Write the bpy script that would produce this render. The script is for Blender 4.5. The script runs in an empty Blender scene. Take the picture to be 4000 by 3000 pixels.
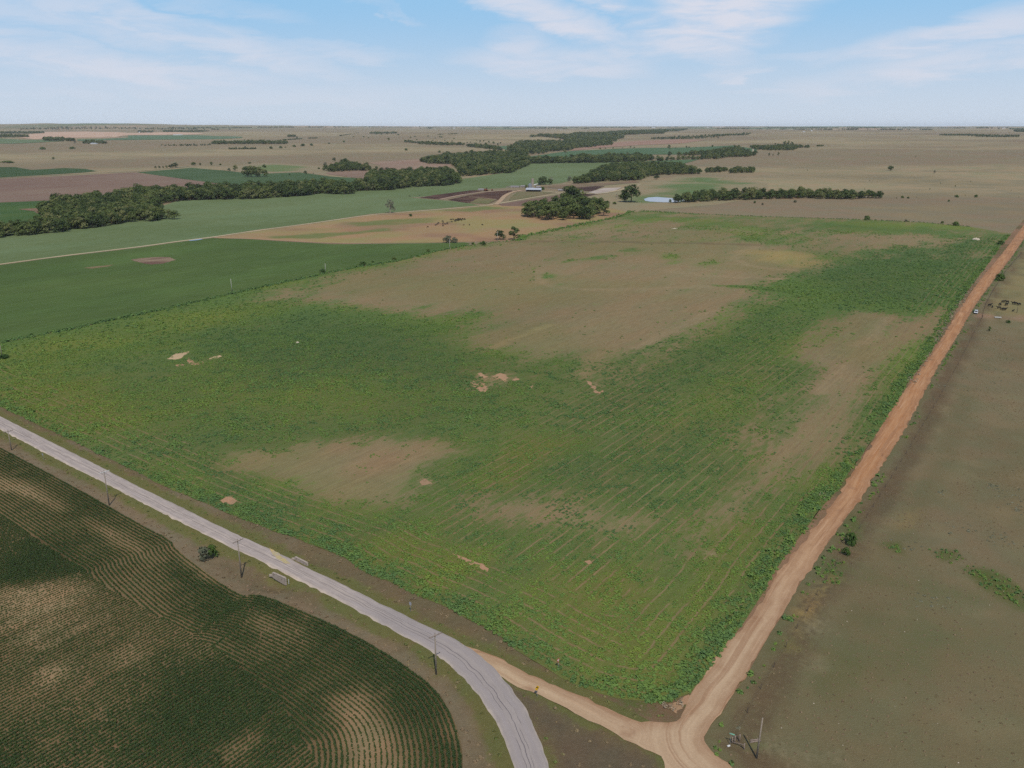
import bpy, bmesh, math, random
import numpy as np
from mathutils import Vector, Matrix
from mathutils.geometry import delaunay_2d_cdt

random.seed(7)
RNG = np.random.default_rng(11)
sc = bpy.context.scene
col = sc.collection
R = math.radians

# ------------------------------------------------------------------ camera, sky, sun, exposure
CAM_Z = 100.0
FPX = 3235.0                       # focal length in photograph pixels (4000 wide)
PITCH = R(17.3)
cam = bpy.data.cameras.new('camera')
cam.sensor_width = 36.0
cam.lens = 36.0 * FPX / 4000.0
cam.clip_start = 0.5
cam.clip_end = 120000.0
camo = bpy.data.objects.new('camera', cam)
camo.location = (0, 0, CAM_Z)
camo.rotation_euler = (math.pi / 2 - PITCH, 0, 0)
col.objects.link(camo)
sc.camera = camo

SUN_EL = R(55)
SHADOW_AZ = R(-10)                 # heading towards which shadows fall (clockwise from +Y)
sun = bpy.data.lights.new('sun', 'SUN')
sun.energy = 3.6
sun.angle = R(0.8)
sun.color = (1.0, 0.93, 0.83)
suno = bpy.data.objects.new('sun', sun)
sd = Vector((math.sin(SHADOW_AZ) * math.cos(SUN_EL), math.cos(SHADOW_AZ) * math.cos(SUN_EL), -math.sin(SUN_EL)))
suno.rotation_euler = sd.to_track_quat('-Z', 'Y').to_euler()
suno.location = (0, -50, 300)
col.objects.link(suno)

sc.view_settings.view_transform = 'Standard'
sc.view_settings.look = 'None'
sc.view_settings.exposure = 0.0
sc.view_settings.gamma = 1.0
sc.view_settings.use_curve_mapping = False
sc.render.engine = 'CYCLES'
sc.cycles.use_denoising = False
sc.cycles.max_bounces = 5
sc.cycles.diffuse_bounces = 2
sc.cycles.glossy_bounces = 2
sc.cycles.transmission_bounces = 3
sc.cycles.volume_bounces = 0
sc.cycles.transparent_max_bounces = 6
sc.cycles.sample_clamp_indirect = 4.0


class NT:
    """small helper to write node trees as expressions"""
    def __init__(self, tree):
        self.t = tree
        tree.nodes.clear()

    def n(self, typ, **kw):
        nd = self.t.nodes.new(typ)
        for k, v in kw.items():
            setattr(nd, k, v)
        return nd

    def put(self, sock, v):
        if v is None:
            return
        if isinstance(v, bpy.types.NodeSocket):
            self.t.links.new(v, sock)
        elif isinstance(v, (tuple, list)) and len(v) == 3 and sock.type == 'RGBA':
            sock.default_value = (*v, 1)
        else:
            sock.default_value = v

    def m(self, op, a, b=None, c=None, clamp=False):
        nd = self.n('ShaderNodeMath', operation=op, use_clamp=clamp)
        for s, v in zip(nd.inputs, (a, b, c)):
            self.put(s, v)
        return nd.outputs[0]

    def ss(self, v, lo, hi, a=0.0, b=1.0):
        nd = self.n('ShaderNodeMapRange', interpolation_type='SMOOTHSTEP')
        for k, x in (('Value', v), ('From Min', lo), ('From Max', hi), ('To Min', a), ('To Max', b)):
            self.put(nd.inputs[k], x)
        return nd.outputs[0]

    def noise(self, vec, scale, detail=4.0, rough=0.55, dist=0.0):
        nd = self.n('ShaderNodeTexNoise')
        self.put(nd.inputs['Vector'], vec)
        nd.inputs['Scale'].default_value = scale
        nd.inputs['Detail'].default_value = detail
        nd.inputs['Roughness'].default_value = rough
        nd.inputs['Distortion'].default_value = dist
        return nd.outputs[0]

    def mix(self, f, a, b, blend='MIX'):
        nd = self.n('ShaderNodeMix', data_type='RGBA', blend_type=blend)
        self.put(nd.inputs[0], f)
        self.put(nd.inputs[6], a)
        self.put(nd.inputs[7], b)
        return nd.outputs[2]

    def attr(self, name, kind='GEOMETRY'):
        return self.n('ShaderNodeAttribute', attribute_name=name, attribute_type=kind)

    def mapping(self, vec, rot=(0, 0, 0), scale=(1, 1, 1), loc=(0, 0, 0)):
        if tuple(rot) != (0, 0, 0):          # turn first, then stretch
            r = self.n('ShaderNodeMapping')
            self.put(r.inputs['Vector'], vec)
            r.inputs['Rotation'].default_value = rot
            vec, rot = r.outputs[0], (0, 0, 0)
        nd = self.n('ShaderNodeMapping')
        self.put(nd.inputs['Vector'], vec)
        nd.inputs['Rotation'].default_value = rot
        nd.inputs['Scale'].default_value = scale
        nd.inputs['Location'].default_value = loc
        return nd.outputs[0]

    def pos(self):
        return self.n('ShaderNodeNewGeometry').outputs['Position']


world = bpy.data.worlds.new('World')
sc.world = world
world.use_nodes = True
w = NT(world.node_tree)
sky = w.n('ShaderNodeTexSky', sky_type='NISHITA', sun_disc=False, sun_elevation=SUN_EL,
          sun_rotation=SHADOW_AZ + math.pi, altitude=0.0, air_density=1.0, dust_density=0.4, ozone_density=2.5)
vec = w.n('ShaderNodeTexCoord').outputs['Generated']
sep = w.n('ShaderNodeSeparateXYZ')
w.put(sep.inputs[0], vec)
AZ = w.m('ARCTAN2', sep.outputs[0], sep.outputs[1])
EL = w.m('ARCSINE', sep.outputs[2])


def azel(u, v):
    """direction of a photograph pixel as azimuth and elevation in radians"""
    x, y = (u - 2000) / FPX, (v - 1500) / FPX
    X, Y, Z = x, math.cos(PITCH) - y * math.sin(PITCH), -math.sin(PITCH) - y * math.cos(PITCH)
    return math.atan2(X, Y), math.atan2(Z, math.hypot(X, Y))


# wind-drawn cirrus: soft streaks of cloud laid out by heading and height above the horizon
comb = w.n('ShaderNodeCombineXYZ')
w.put(comb.inputs[0], AZ)
w.put(comb.inputs[1], w.m('MULTIPLY', EL, 3.2))
cn1 = w.noise(comb.outputs[0], 5.0, 6.0, 0.6, 0.6)
cn2 = w.noise(w.mapping(comb.outputs[0], scale=(1, 1.6, 1)), 11.0, 6.0, 0.6, 0.5)
warp = w.m('MULTIPLY', w.m('SUBTRACT', cn1, 0.5), 0.10)
warp2 = w.m('MULTIPLY', w.m('SUBTRACT', cn2, 0.5), 0.07)
STREAKS = [  # u, v of the middle, half length and half width in pixels, tilt in degrees (+ down to the right), strength
    (2790, 60, 330, 135, -12, 1.0), (2660, 170, 260, 70, 22, 0.85), (2860, -60, 460, 110, -6, 0.9),
    (2130, 55, 320, 60, 20, 0.85), (2330, 115, 130, 40, 25, 0.7), (2330, 5, 120, 40, 12, 0.8),
    (2150, 245, 360, 60, 2, 0.62), (2030, 165, 120, 60, 0, 0.6), (2420, 195, 130, 34, -10, 0.6),
    (700, 115, 620, 48, 14, 0.62), (1250, 205, 330, 30, 3, 0.42), (350, 245, 650, 52, 3, 0.62),
    (120, 145, 330, 34, 8, 0.5), (150, 40, 620, 60, 8, 0.45), (820, 20, 300, 30, 8, 0.25),
    (3720, 130, 420, 48, -11, 0.75), (3800, 235, 560, 58, -9, 0.65), (3330, 320, 420, 22, -4, 0.3),
    (2920, 295, 70, 9, -3, 0.5), (3950, 40, 260, 30, -10, 0.3), (1500, 50, 130, 22, 16, 0.3),
    (900, 350, 900, 40, 1, 0.22), (3150, 225, 240, 18, -4, 0.28)]
acc = None
ax2 = w.m('ADD', AZ, warp)
el2 = w.m('ADD', EL, w.m('MULTIPLY', w.m('ADD', warp, warp2), 0.42))
for u, v, a, b, tilt, s in STREAKS:
    a0, e0 = azel(u, v)
    dx = w.m('SUBTRACT', ax2, a0)
    dy = w.m('SUBTRACT', el2, e0)
    ct, st = math.cos(R(tilt)), math.sin(R(tilt))
    p = w.m('MULTIPLY_ADD', dx, ct * FPX / a, w.m('MULTIPLY', dy, -st * FPX / a))
    q = w.m('MULTIPLY_ADD', dx, st * FPX / b, w.m('MULTIPLY', dy, ct * FPX / b))
    d2 = w.m('MULTIPLY_ADD', p, p, w.m('MULTIPLY', q, q))
    k = w.ss(d2, 1.5, 0.0, 0.0, s * 1.12)
    acc = k if acc is None else w.m('MAXIMUM', acc, k)
# the same thin veil goes on over the rest of the sky
veil = w.m('MULTIPLY', w.ss(cn1, 0.5, 0.78), 0.45)
veil = w.m('MULTIPLY', veil, w.ss(EL, 0.13, 0.2))
acc = w.m('MAXIMUM', acc, veil)
tex = w.ss(w.m('MULTIPLY_ADD', cn2, 0.7, w.m('MULTIPLY', cn1, 0.3)), 0.32, 0.60, 0.25, 1.0)
cloud = w.m('MULTIPLY', acc, tex, clamp=True)
SKY_TINT = (0.96, 1.0, 1.05)
skyc = w.mix(1.0, sky.outputs[0], SKY_TINT, 'MULTIPLY')
# summer haze pales the lowest sky evenly all round
band = w.mix(w.ss(EL, 0.0, 0.14), (5.9, 6.75, 7.85), (3.05, 5.55, 8.2))
skyc = w.mix(w.ss(EL, 0.5, 0.12), skyc, band)
cloudy = w.mix(w.m('MULTIPLY', cloud, 0.85), skyc, (7.4, 7.35, 8.1))
bg = w.n('ShaderNodeBackground')
w.put(bg.inputs[0], cloudy)
bg.inputs[1].default_value = 0.10
wo = w.n('ShaderNodeOutputWorld')
w.put(wo.inputs[0], bg.outputs[0])

# ------------------------------------------------------------------ helpers: noise, terrain, placing
def _hash(ix, iy, seed):
    n = (ix.astype(np.int64) * 374761393 + iy.astype(np.int64) * 668265263 + seed * 974634777) & 0x7fffffff
    n = ((n ^ (n >> 13)) * 1274126177) & 0x7fffffff
    return ((n ^ (n >> 16)) & 0xffff) / 65535.0


def vnoise(x, y, seed=0):
    x = np.asarray(x, float); y = np.asarray(y, float)
    ix, iy = np.floor(x), np.floor(y)
    fx, fy = x - ix, y - iy
    fx = fx * fx * (3 - 2 * fx); fy = fy * fy * (3 - 2 * fy)
    a = _hash(ix, iy, seed); b = _hash(ix + 1, iy, seed); c = _hash(ix, iy + 1, seed); d = _hash(ix + 1, iy + 1, seed)
    return (a * (1 - fx) + b * fx) * (1 - fy) + (c * (1 - fx) + d * fx) * fy


def fbm(x, y, seed=0, octv=4):
    s = 0; a = 0.5; t = 0
    for i in range(octv):
        s = s + a * vnoise(x, y, seed + i * 17); t += a
        x = np.asarray(x) * 2.03 + 5.1; y = np.asarray(y) * 2.03 + 1.7; a *= 0.5
    return s / t


def sstep(lo, hi, v):
    t = np.clip((v - lo) / (hi - lo), 0, 1)
    return t * t * (3 - 2 * t)


CULVERT = None                     # filled in below: (x, y) where the bridge stands, for the hollow beside it


def terrain(x, y):
    x = np.asarray(x, float); y = np.asarray(y, float)
    d = np.hypot(x, y)
    z = 50 * sstep(1500, 7500, d) + 32 * sstep(7000, 22000, d)
    amp = 3.5 * sstep(1250, 2300, d) + 7 * sstep(2200, 3800, d) + 9 * sstep(4200, 7000, d)
    z = z + amp * 2 * (fbm(x / 1250.0, y / 1000.0, 3, 3) - 0.5)
    az = np.degrees(np.arctan2(x, y))
    z = z + 74 * sstep(-6, -26, az) * sstep(9500, 13500, d) * (0.55 + 0.9 * (fbm(az / 5.0 + 40, d / 9000.0, 9, 3) - 0.25))
    return z


_cp, _sp = math.cos(PITCH), math.sin(PITCH)
_T = np.concatenate([np.linspace(90, 1200, 160), np.geomspace(1206, 44000, 900)])


def G(u, v):
    """where the line of sight through photograph pixel (u, v) meets the ground"""
    x, y = (u - 2000) / FPX, (v - 1500) / FPX
    dx, dy, dz = x, _cp - y * _sp, -_sp - y * _cp
    hl = math.hypot(dx, dy)
    if dz < 0 and CAM_Z * hl / -dz < 1150:
        t = CAM_Z / -dz
        return (dx * t, dy * t)
    D = _T
    px, py = dx / hl * D, dy / hl * D
    f = CAM_Z + dz / hl * D - terrain(px, py)
    k = np.nonzero(f < 0)[0]
    if len(k) == 0:
        return (px[-1], py[-1])
    k = max(k[0], 1)
    a = f[k - 1] / (f[k - 1] - f[k])
    return (px[k - 1] + (px[k] - px[k - 1]) * a, py[k - 1] + (py[k] - py[k - 1]) * a)


def GP(pts):
    return np.array([G(*p[:2]) for p in pts])


def top_to_base(u, v, h):
    """pixel of the foot of something h metres tall whose top is seen at (u, v)"""
    vb = v
    for _ in range(4):
        x, y = G(u, vb)
        vb = v + h * FPX / math.hypot(x, y)
    return (u, vb)


def metres(u, v, px):
    x, y = G(u, v)
    return px * math.sqrt(x * x + y * y + CAM_Z ** 2) / FPX


def signed(P, poly, reach=60.0):
    """distance to the outline, positive inside; only worked out near the outline's box"""
    P = np.asarray(P); poly = np.asarray(poly)
    out = np.full(len(P), -reach)
    lo, hi = poly.min(0) - reach, poly.max(0) + reach
    near = np.nonzero((P[:, 0] > lo[0]) & (P[:, 0] < hi[0]) & (P[:, 1] > lo[1]) & (P[:, 1] < hi[1]))[0]
    A = poly; B = np.roll(poly, -1, 0)
    for s in range(0, len(near), 20000):
        k = near[s:s + 20000]
        px, py = P[k, 0], P[k, 1]
        best = np.full(len(k), 1e18)
        ins = np.zeros(len(k), bool)
        for (ax, ay), (bx, by) in zip(A, B):
            ex, ey = bx - ax, by - ay
            qx, qy = px - ax, py - ay
            t = np.clip((qx * ex + qy * ey) / max(ex * ex + ey * ey, 1e-9), 0, 1)
            np.minimum(best, (qx - ex * t) ** 2 + (qy - ey * t) ** 2, out=best)
            if ay != by:
                ins ^= ((ay > py) != (by > py)) & (px < ax + (py - ay) / (by - ay) * ex)
        d = np.sqrt(best)
        out[k] = np.where(ins, d, -d)
    return out


def dist_line(P, line):
    P = np.asarray(P); line = np.asarray(line)
    best = np.full(len(P), 1e18)
    px, py = P[:, 0], P[:, 1]
    for (ax, ay), (bx, by) in zip(line[:-1], line[1:]):
        ex, ey = bx - ax, by - ay
        qx, qy = px - ax, py - ay
        t = np.clip((qx * ex + qy * ey) / max(ex * ex + ey * ey, 1e-9), 0, 1)
        np.minimum(best, (qx - ex * t) ** 2 + (qy - ey * t) ** 2, out=best)
    return np.sqrt(best)


def lin(c):
    c = c / 255.0
    return c / 12.92 if c <= 0.04045 else ((c + 0.055) / 1.055) ** 2.4


KALB = 0.72
HAZE = 2.1e-5


def C(r, g, b, k=None):
    """surface colour whose sunlit look is about (r, g, b) in the picture"""
    k = KALB if k is None else k
    return np.array([lin(r) * k, lin(g) * k, lin(b) * k])


def tag(o, label, cat=None, group=None, kind=None):
    o['label'] = label
    if cat: o['category'] = cat
    if group: o['group'] = group
    if kind: o['kind'] = kind
    return o


def empty(name, loc=(0, 0, 0), rz=0.0):
    o = bpy.data.objects.new(name, None)
    o.location = loc
    o.rotation_euler = (0, 0, rz)
    o.empty_display_size = 0.5
    col.objects.link(o)
    return o


def link(name, me, mat=None, parent=None):
    if mat is not None and len(me.materials) == 0:
        me.materials.append(mat)
    o = bpy.data.objects.new(name, me)
    col.objects.link(o)
    if parent is not None:
        o.parent = parent
    return o


# ------------------------------------------------------------------ materials
ROW_AZ = R(35)
ROT = (0, 0, ROW_AZ)


def pbsdf(nt, colr, rough=0.9, spec=0.15, metal=0.0, normal=None):
    b = nt.n('ShaderNodeBsdfPrincipled')
    nt.put(b.inputs['Base Color'], colr)
    nt.put(b.inputs['Roughness'], rough)
    b.inputs['Specular IOR Level'].default_value = spec
    b.inputs['Metallic'].default_value = metal
    if normal is not None:
        nt.put(b.inputs['Normal'], normal)
    o = nt.n('ShaderNodeOutputMaterial')
    nt.put(o.inputs[0], b.outputs[0])
    return b


def new_mat(name):
    m = bpy.data.materials.new(name)
    m.use_nodes = True
    return m, NT(m.node_tree)


def ground_mat(name, fine=0.6, mid=0.07, sharp=0.12, a=0.55, b=0.5, vary=0.35, along=0.45, stripes=None, warm=0.05, far=0.004):
    """two covers (attributes ca, cb) mixed by the cover attribute and broken up by noise"""
    m, nt = new_mat(name)
    pos = nt.pos()
    p2 = nt.mapping(pos, rot=ROT, scale=(1, along, 1))
    n1 = nt.noise(p2, fine, 5, 0.62)
    n2 = nt.noise(p2, mid, 4, 0.6)
    n3 = nt.noise(pos, fine * 4, 3, 0.6)
    n4 = nt.noise(p2, far, 4, 0.6)
    cov = nt.attr('cov').outputs['Fac']
    f = nt.m('ADD', cov, nt.m('MULTIPLY', nt.m('SUBTRACT', n1, 0.5), a))
    f = nt.m('ADD', f, nt.m('MULTIPLY', nt.m('SUBTRACT', n2, 0.5), b))
    if stripes:                              # combed look of the old drill rows
        cm = nt.noise(nt.mapping(pos, rot=ROT, scale=(1, 0.035, 1)), 1.1, 3, 0.6)
        f = nt.m('ADD', f, nt.m('MULTIPLY', nt.m('SUBTRACT', cm, 0.5), 0.5))
    f = nt.ss(f, 0.5 - sharp, 0.5 + sharp)
    ca, cb = nt.attr('ca').outputs['Color'], nt.attr('cb').outputs['Color']
    c = nt.mix(f, ca, cb)
    if stripes:
        rc = nt.attr('rc').outputs['Fac']
        rw = nt.attr('rw').outputs['Fac']
        per, wid = stripes
        wob = nt.m('MULTIPLY', nt.m('SUBTRACT', nt.noise(pos, 0.22, 4, 0.65), 0.5), 1.3)
        tri = nt.m('PINGPONG', nt.m('ADD', rc, wob), per / 2)
        s = nt.ss(tri, wid, wid * 0.35)
        gate = nt.ss(nt.noise(p2, 0.2, 4, 0.75), 0.39, 0.52)
        s = nt.m('MULTIPLY', nt.m('MULTIPLY', s, gate), rw)
        c = nt.mix(nt.m('MULTIPLY', s, 0.85), c, tuple(C(142, 119, 90)))
    br = nt.m('ADD', nt.m('MULTIPLY', nt.m('SUBTRACT', n3, 0.5), vary * 1.6), 1.0)
    br = nt.m('MULTIPLY', br, nt.m('ADD', nt.m('MULTIPLY', nt.m('SUBTRACT', n1, 0.5), vary * 1.5), 1.0))
    br = nt.m('MULTIPLY', br, nt.m('ADD', nt.m('MULTIPLY', nt.m('SUBTRACT', n4, 0.5), vary * 1.3), 1.0))
    if stripes:
        br = nt.m('MULTIPLY', br, nt.m('ADD', nt.m('MULTIPLY', nt.m('SUBTRACT', cm, 0.5), 0.5), 1.0))
    tint = nt.mix(nt.ss(n2, 0.3, 0.7), (1 + warm, 1.0, 1 - warm), (1 - warm, 1.0 + warm * 0.6, 1 - warm * 0.4))
    c = nt.mix(1.0, c, tint, 'MULTIPLY')
    vm = nt.n('ShaderNodeVectorMath', operation='SCALE')
    nt.put(vm.inputs[0], c)
    nt.put(vm.inputs['Scale'], br)
    bump = nt.n('ShaderNodeBump')
    bump.inputs['Strength'].default_value = 0.6
    bump.inputs['Distance'].default_value = 0.25
    nt.put(bump.inputs['Height'], n3)
    pbsdf(nt, vm.outputs[0], 0.95, 0.05, normal=bump.outputs[0])
    return m


def plain_mat(name, c, rough=0.7, spec=0.3, metal=0.0, vary=0.15, scale=3.0, stain=None):
    m, nt = new_mat(name)
    n = nt.noise(nt.n('ShaderNodeTexCoord').outputs['Object'], scale, 4, 0.6)
    cc = nt.mix(nt.ss(n, 0.3, 0.7), tuple(np.array(c) * (1 - vary)), tuple(np.array(c) * (1 + vary)))
    if stain is not None:
        n2 = nt.noise(nt.n('ShaderNodeTexCoord').outputs['Object'], scale * 0.6, 5, 0.7)
        cc = nt.mix(nt.ss(n2, 0.52, 0.68), cc, tuple(stain))
    pbsdf(nt, cc, rough, spec, metal)
    return m


def leaf_mat(name, ramp, kind='GEOMETRY', key='tint', trans=0.25, jitter=0.35):
    """foliage: colour ramp over the tint of the plant, a little light coming through the leaves"""
    m, nt = new_mat(name)
    if kind == 'OBJECT_RANDOM':
        t = nt.n('ShaderNodeObjectInfo').outputs['Random']
    else:
        t = nt.attr(key, kind).outputs['Fac']
    n = nt.noise(nt.pos(), 0.9, 3, 0.6)
    t = nt.m('ADD', t, nt.m('MULTIPLY', nt.m('SUBTRACT', n, 0.5), jitter), clamp=True)
    cr = nt.n('ShaderNodeValToRGB')
    nt.put(cr.inputs[0], t)
    els = cr.color_ramp.elements
    while len(els) < len(ramp):
        els.new(0.5)
    for e, (p, c) in zip(els, ramp):
        e.position = p
        e.color = (*c, 1)
    d = nt.n('ShaderNodeBsdfDiffuse')
    nt.put(d.inputs[0], cr.outputs[0])
    tr = nt.n('ShaderNodeBsdfTranslucent')
    nt.put(tr.inputs[0], nt.mix(1.0, cr.outputs[0], (1.0, 1.1, 0.6), 'MULTIPLY'))
    mx = nt.n('ShaderNodeMixShader')
    mx.inputs[0].default_value = trans
    nt.put(mx.inputs[1], d.outputs[0])
    nt.put(mx.inputs[2], tr.outputs[0])
    o = nt.n('ShaderNodeOutputMaterial')
    nt.put(o.inputs[0], mx.outputs[0])
    return m


# ------------------------------------------------------------------ sheets of ground
def set_attr(me, name, arr):
    arr = np.asarray(arr, np.float32)
    if arr.ndim == 2:
        a = me.attributes.new(name, 'FLOAT_COLOR', 'POINT')
        full = np.ones((len(arr), 4), np.float32)
        full[:, :3] = arr
        a.data.foreach_set('color', full.ravel())
    else:
        a = me.attributes.new(name, 'FLOAT', 'POINT')
        a.data.foreach_set('value', arr)


def fast_mesh(name, co, tris):
    me = bpy.data.meshes.new(name)
    co = np.asarray(co, np.float32); tris = np.asarray(tris, np.int32)
    n = tris.shape[1]
    me.vertices.add(len(co)); me.vertices.foreach_set('co', co.ravel())
    me.loops.add(tris.size); me.loops.foreach_set('vertex_index', tris.ravel())
    me.polygons.add(len(tris))
    me.polygons.foreach_set('loop_start', np.arange(0, tris.size, n, dtype=np.int32))
    me.polygons.foreach_set('loop_total', np.full(len(tris), n, np.int32))
    me.update(calc_edges=True)
    return me


def densify(poly, step, wob=0.0, closed=True, seed=0):
    poly = np.asarray(poly, float)
    out = []
    n = len(poly)
    for i in range(n if closed else n - 1):
        a, b = poly[i], poly[(i + 1) % n]
        k = max(1, int(np.hypot(*(b - a)) / step))
        for j in range(k):
            out.append(a + (b - a) * j / k)
    if not closed:
        out.append(poly[-1])
    out = np.array(out)
    if wob > 0:
        s = step * 1.7
        out[:, 0] += (fbm(out[:, 0] / s, out[:, 1] / s, 50 + seed) - 0.5) * 2 * wob
        out[:, 1] += (fbm(out[:, 0] / s, out[:, 1] / s, 90 + seed) - 0.5) * 2 * wob
    return out


def smooth_line(pts, it=2):
    pts = np.asarray(pts, float)
    for _ in range(it):
        q = [pts[0]]
        for a, b in zip(pts[:-1], pts[1:]):
            q += [a * 0.75 + b * 0.25, a * 0.25 + b * 0.75]
        q.append(pts[-1])
        pts = np.array(q)
    return pts


def relief(x, y):
    return np.zeros_like(x)


def sheet(name, poly, spacing, lift, paint, mat, label, edge=None, wob=0.0, dip=False, seed=0, grow=None):
    """a piece of ground: outline filled with a net of triangles draped over the terrain"""
    edge = edge or spacing
    b = densify(poly, edge, wob, seed=seed)
    x0, y0 = b.min(0); x1, y1 = b.max(0)
    if grow is None:
        gx, gy = np.meshgrid(np.arange(x0, x1, spacing), np.arange(y0, y1, spacing))
        P = np.stack([gx.ravel(), gy.ravel()], 1)
        P += RNG.uniform(-0.18, 0.18, P.shape) * spacing
        ins = signed(P, poly) > spacing * 0.35 + wob
    else:  # net that widens with distance
        rows = []
        y = y0
        while y < y1:
            s = max(spacing, grow * math.hypot(0.55 * y, y))
            xs = np.arange(x0, x1, s)
            rows.append(np.stack([xs + RNG.uniform(-.2, .2, len(xs)) * s, y + RNG.uniform(-.2, .2, len(xs)) * s], 1))
            y += s
        P = np.concatenate(rows)
        ins = signed(P, poly) > np.minimum(np.maximum(spacing, grow * np.hypot(P[:, 0], P[:, 1])) * 0.3, 50) + wob
    P = P[ins]
    n = len(b)
    vs = [Vector(p) for p in b] + [Vector(p) for p in P]
    r = delaunay_2d_cdt(vs, [(i, (i + 1) % n) for i in range(n)], [], 1, 1e-4)
    co2 = np.array([(v.x, v.y) for v in r[0]])
    tris = np.array([f for f in r[2] if len(f) == 3], np.int32)
    z = terrain(co2[:, 0], co2[:, 1]) + lift
    if dip:
        z = z + relief(co2[:, 0], co2[:, 1])
    me = fast_mesh(name, np.column_stack([co2, z]), tris)
    for k, v in paint(co2).items():
        set_attr(me, k, v)
    o = link(name, me, mat)
    me.polygons.foreach_set('use_smooth', np.ones(len(tris), bool))
    tag(o, label, kind='structure')
    return o


def flat(ca, cb, cov=0.5, nz=0.25, scale=60.0, seed=1):
    ca, cb = np.asarray(ca), np.asarray(cb)

    def f(P):
        n = len(P)
        return dict(ca=np.tile(ca, (n, 1)), cb=np.tile(cb, (n, 1)),
                    cov=cov + nz * 2 * (fbm(P[:, 0] / scale, P[:, 1] / scale, seed) - 0.5))
    return f


def mixc(a, b, t):
    return a * (1 - t)[:, None] + np.asarray(b) * t[:, None]
# ------------------------------------------------------------------ outlines traced on the ground (photograph pixels -> metres)
ROAD_TOP = [(-420, 1420), (-200, 1525), (0, 1622), (149, 1697), (344, 1794), (542, 1898), (723, 1984), (904, 2075), (971, 2104), (1107, 2163), (1206, 2215),
            (1378, 2298), (1514, 2366), (1604, 2409), (1726, 2465), (1816, 2512), (1880, 2553), (1943, 2612), (1997, 2675), (2042, 2734),
            (2083, 2811), (2124, 2897), (2151, 2978), (2172, 3080), (2190, 3220), (2195, 3400)]
ROAD_LOW = [(-420, 1470), (-200, 1578), (0, 1679), (226, 1800), (407, 1889), (588, 1984), (769, 2075), (927, 2155), (989, 2181), (1062, 2217), (1152, 2258),
            (1288, 2332), (1423, 2405), (1559, 2480), (1681, 2548), (1762, 2612), (1825, 2675), (1875, 2734), (1920, 2806), (1961, 2888),
            (1984, 2946), (2002, 3020), (2014, 3110), (2022, 3230), (2020, 3400)]
GRAVEL_TOP = [(1800, 2515), (1880, 2545), (1961, 2575), (1997, 2598), (2088, 2644), (2196, 2689), (2269, 2720), (2404, 2780), (2490, 2818), (2560, 2828),
              (2626, 2820), (2658, 2798), (2680, 2752), (2712, 2693), (2762, 2616), (2807, 2562), (2852, 2490), (2906, 2449), (2942, 2395),
              (3001, 2323), (3027, 2246), (3098, 2170), (3149, 2102), (3226, 2007), (3280, 1925), (3335, 1840), (3389, 1763), (3434, 1681),
              (3479, 1605), (3553, 1499), (3607, 1427), (3654, 1362), (3698, 1289), (3734, 1231), (3777, 1166), (3824, 1098), (3864, 1051),
              (3907, 1000), (3940, 958), (3967, 922), (4000, 877), (4060, 800), (4110, 735), (4150, 690)]
GRAVEL_RIGHT = [(2990, 3400), (2950, 3120), (2857, 2996), (2807, 2960), (2771, 2933), (2753, 2900), (2752, 2872), (2789, 2820), (2829, 2779), (2852, 2720), (2897, 2671),
                (2942, 2594), (2983, 2517), (3019, 2458), (3056, 2404), (3078, 2354), (3110, 2300), (3181, 2201), (3203, 2160),
                (3253, 2097), (3316, 2007), (3375, 1934), (3407, 1871), (3440, 1826), (3475, 1772), (3511, 1717), (3542, 1663), (3576, 1600),
                (3625, 1506), (3662, 1434), (3705, 1369), (3737, 1318), (3766, 1267), (3799, 1210), (3824, 1170), (3864, 1119),
                (3889, 1083), (3922, 1043), (3954, 1000), (3981, 962), (4004, 925), (4068, 830), (4120, 760), (4162, 700)]
GRAVEL_LOW = [(1850, 2600), (1950, 2640), (1993, 2671), (2088, 2711), (2151, 2738), (2269, 2802), (2359, 2847), (2468, 2897), (2536, 2933), (2590, 2969), (2590, 3000), (2570, 3120), (2550, 3400)]
FIELD_EDGE = [(-420, 1375), (-200, 1480), (0, 1588), (90, 1630), (271, 1717), (384, 1772), (497, 1826), (633, 1893), (859, 1990), (944, 2027), (1107, 2086),
              (1242, 2136), (1333, 2172), (1423, 2235), (1514, 2267), (1604, 2316), (1726, 2363), (1862, 2436), (1952, 2490), (2020, 2540),
              (2133, 2607), (2269, 2684), (2359, 2715), (2490, 2739), (2599, 2748), (2689, 2707), (2735, 2675), (2789, 2589), (2834, 2526),
              (2861, 2481), (2906, 2427), (2956, 2354), (2988, 2305), (3000, 2269), (3045, 2201), (3090, 2142), (3131, 2088), (3185, 2016),
              (3222, 1962), (3271, 1916), (3316, 1844), (3371, 1772), (3420, 1699), (3470, 1618), (3546, 1495), (3600, 1423), (3647, 1354),
              (3690, 1282), (3726, 1224), (3763, 1159), (3806, 1101), (3850, 1043), (3882, 1000), (3908, 962), (3949, 913)]
FIELD_TOP = [(3787, 886), (3588, 868), (3389, 859), (3000, 847), (2769, 838), (2497, 822), (2470, 827), (2384, 856), (2271, 877), (2181, 895), (2104, 913),
             (2045, 922), (2027, 940), (1985, 943), (1900, 950), (1820, 960), (1719, 979), (1554, 1020), (1390, 1046), (1263, 1071),
             (1190, 1087), (899, 1150), (665, 1204), (430, 1254), (253, 1292), (0, 1341), (-200, 1385), (-420, 1430)]
SOY_EDGE = [(-420, 1535), (-200, 1640), (0, 1748), (250, 1880), (425, 1978), (560, 2055), (670, 2110), (692, 2150), (800, 2232), (880, 2290), (950, 2330), (985, 2322), (1050, 2334),
            (1152, 2375), (1287, 2434), (1378, 2479), (1490, 2540), (1600, 2613), (1665, 2660), (1710, 2705), (1755, 2768), (1790, 2856),
            (1807, 2942), (1810, 3020), (1800, 3150), (1770, 3400)]
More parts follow.
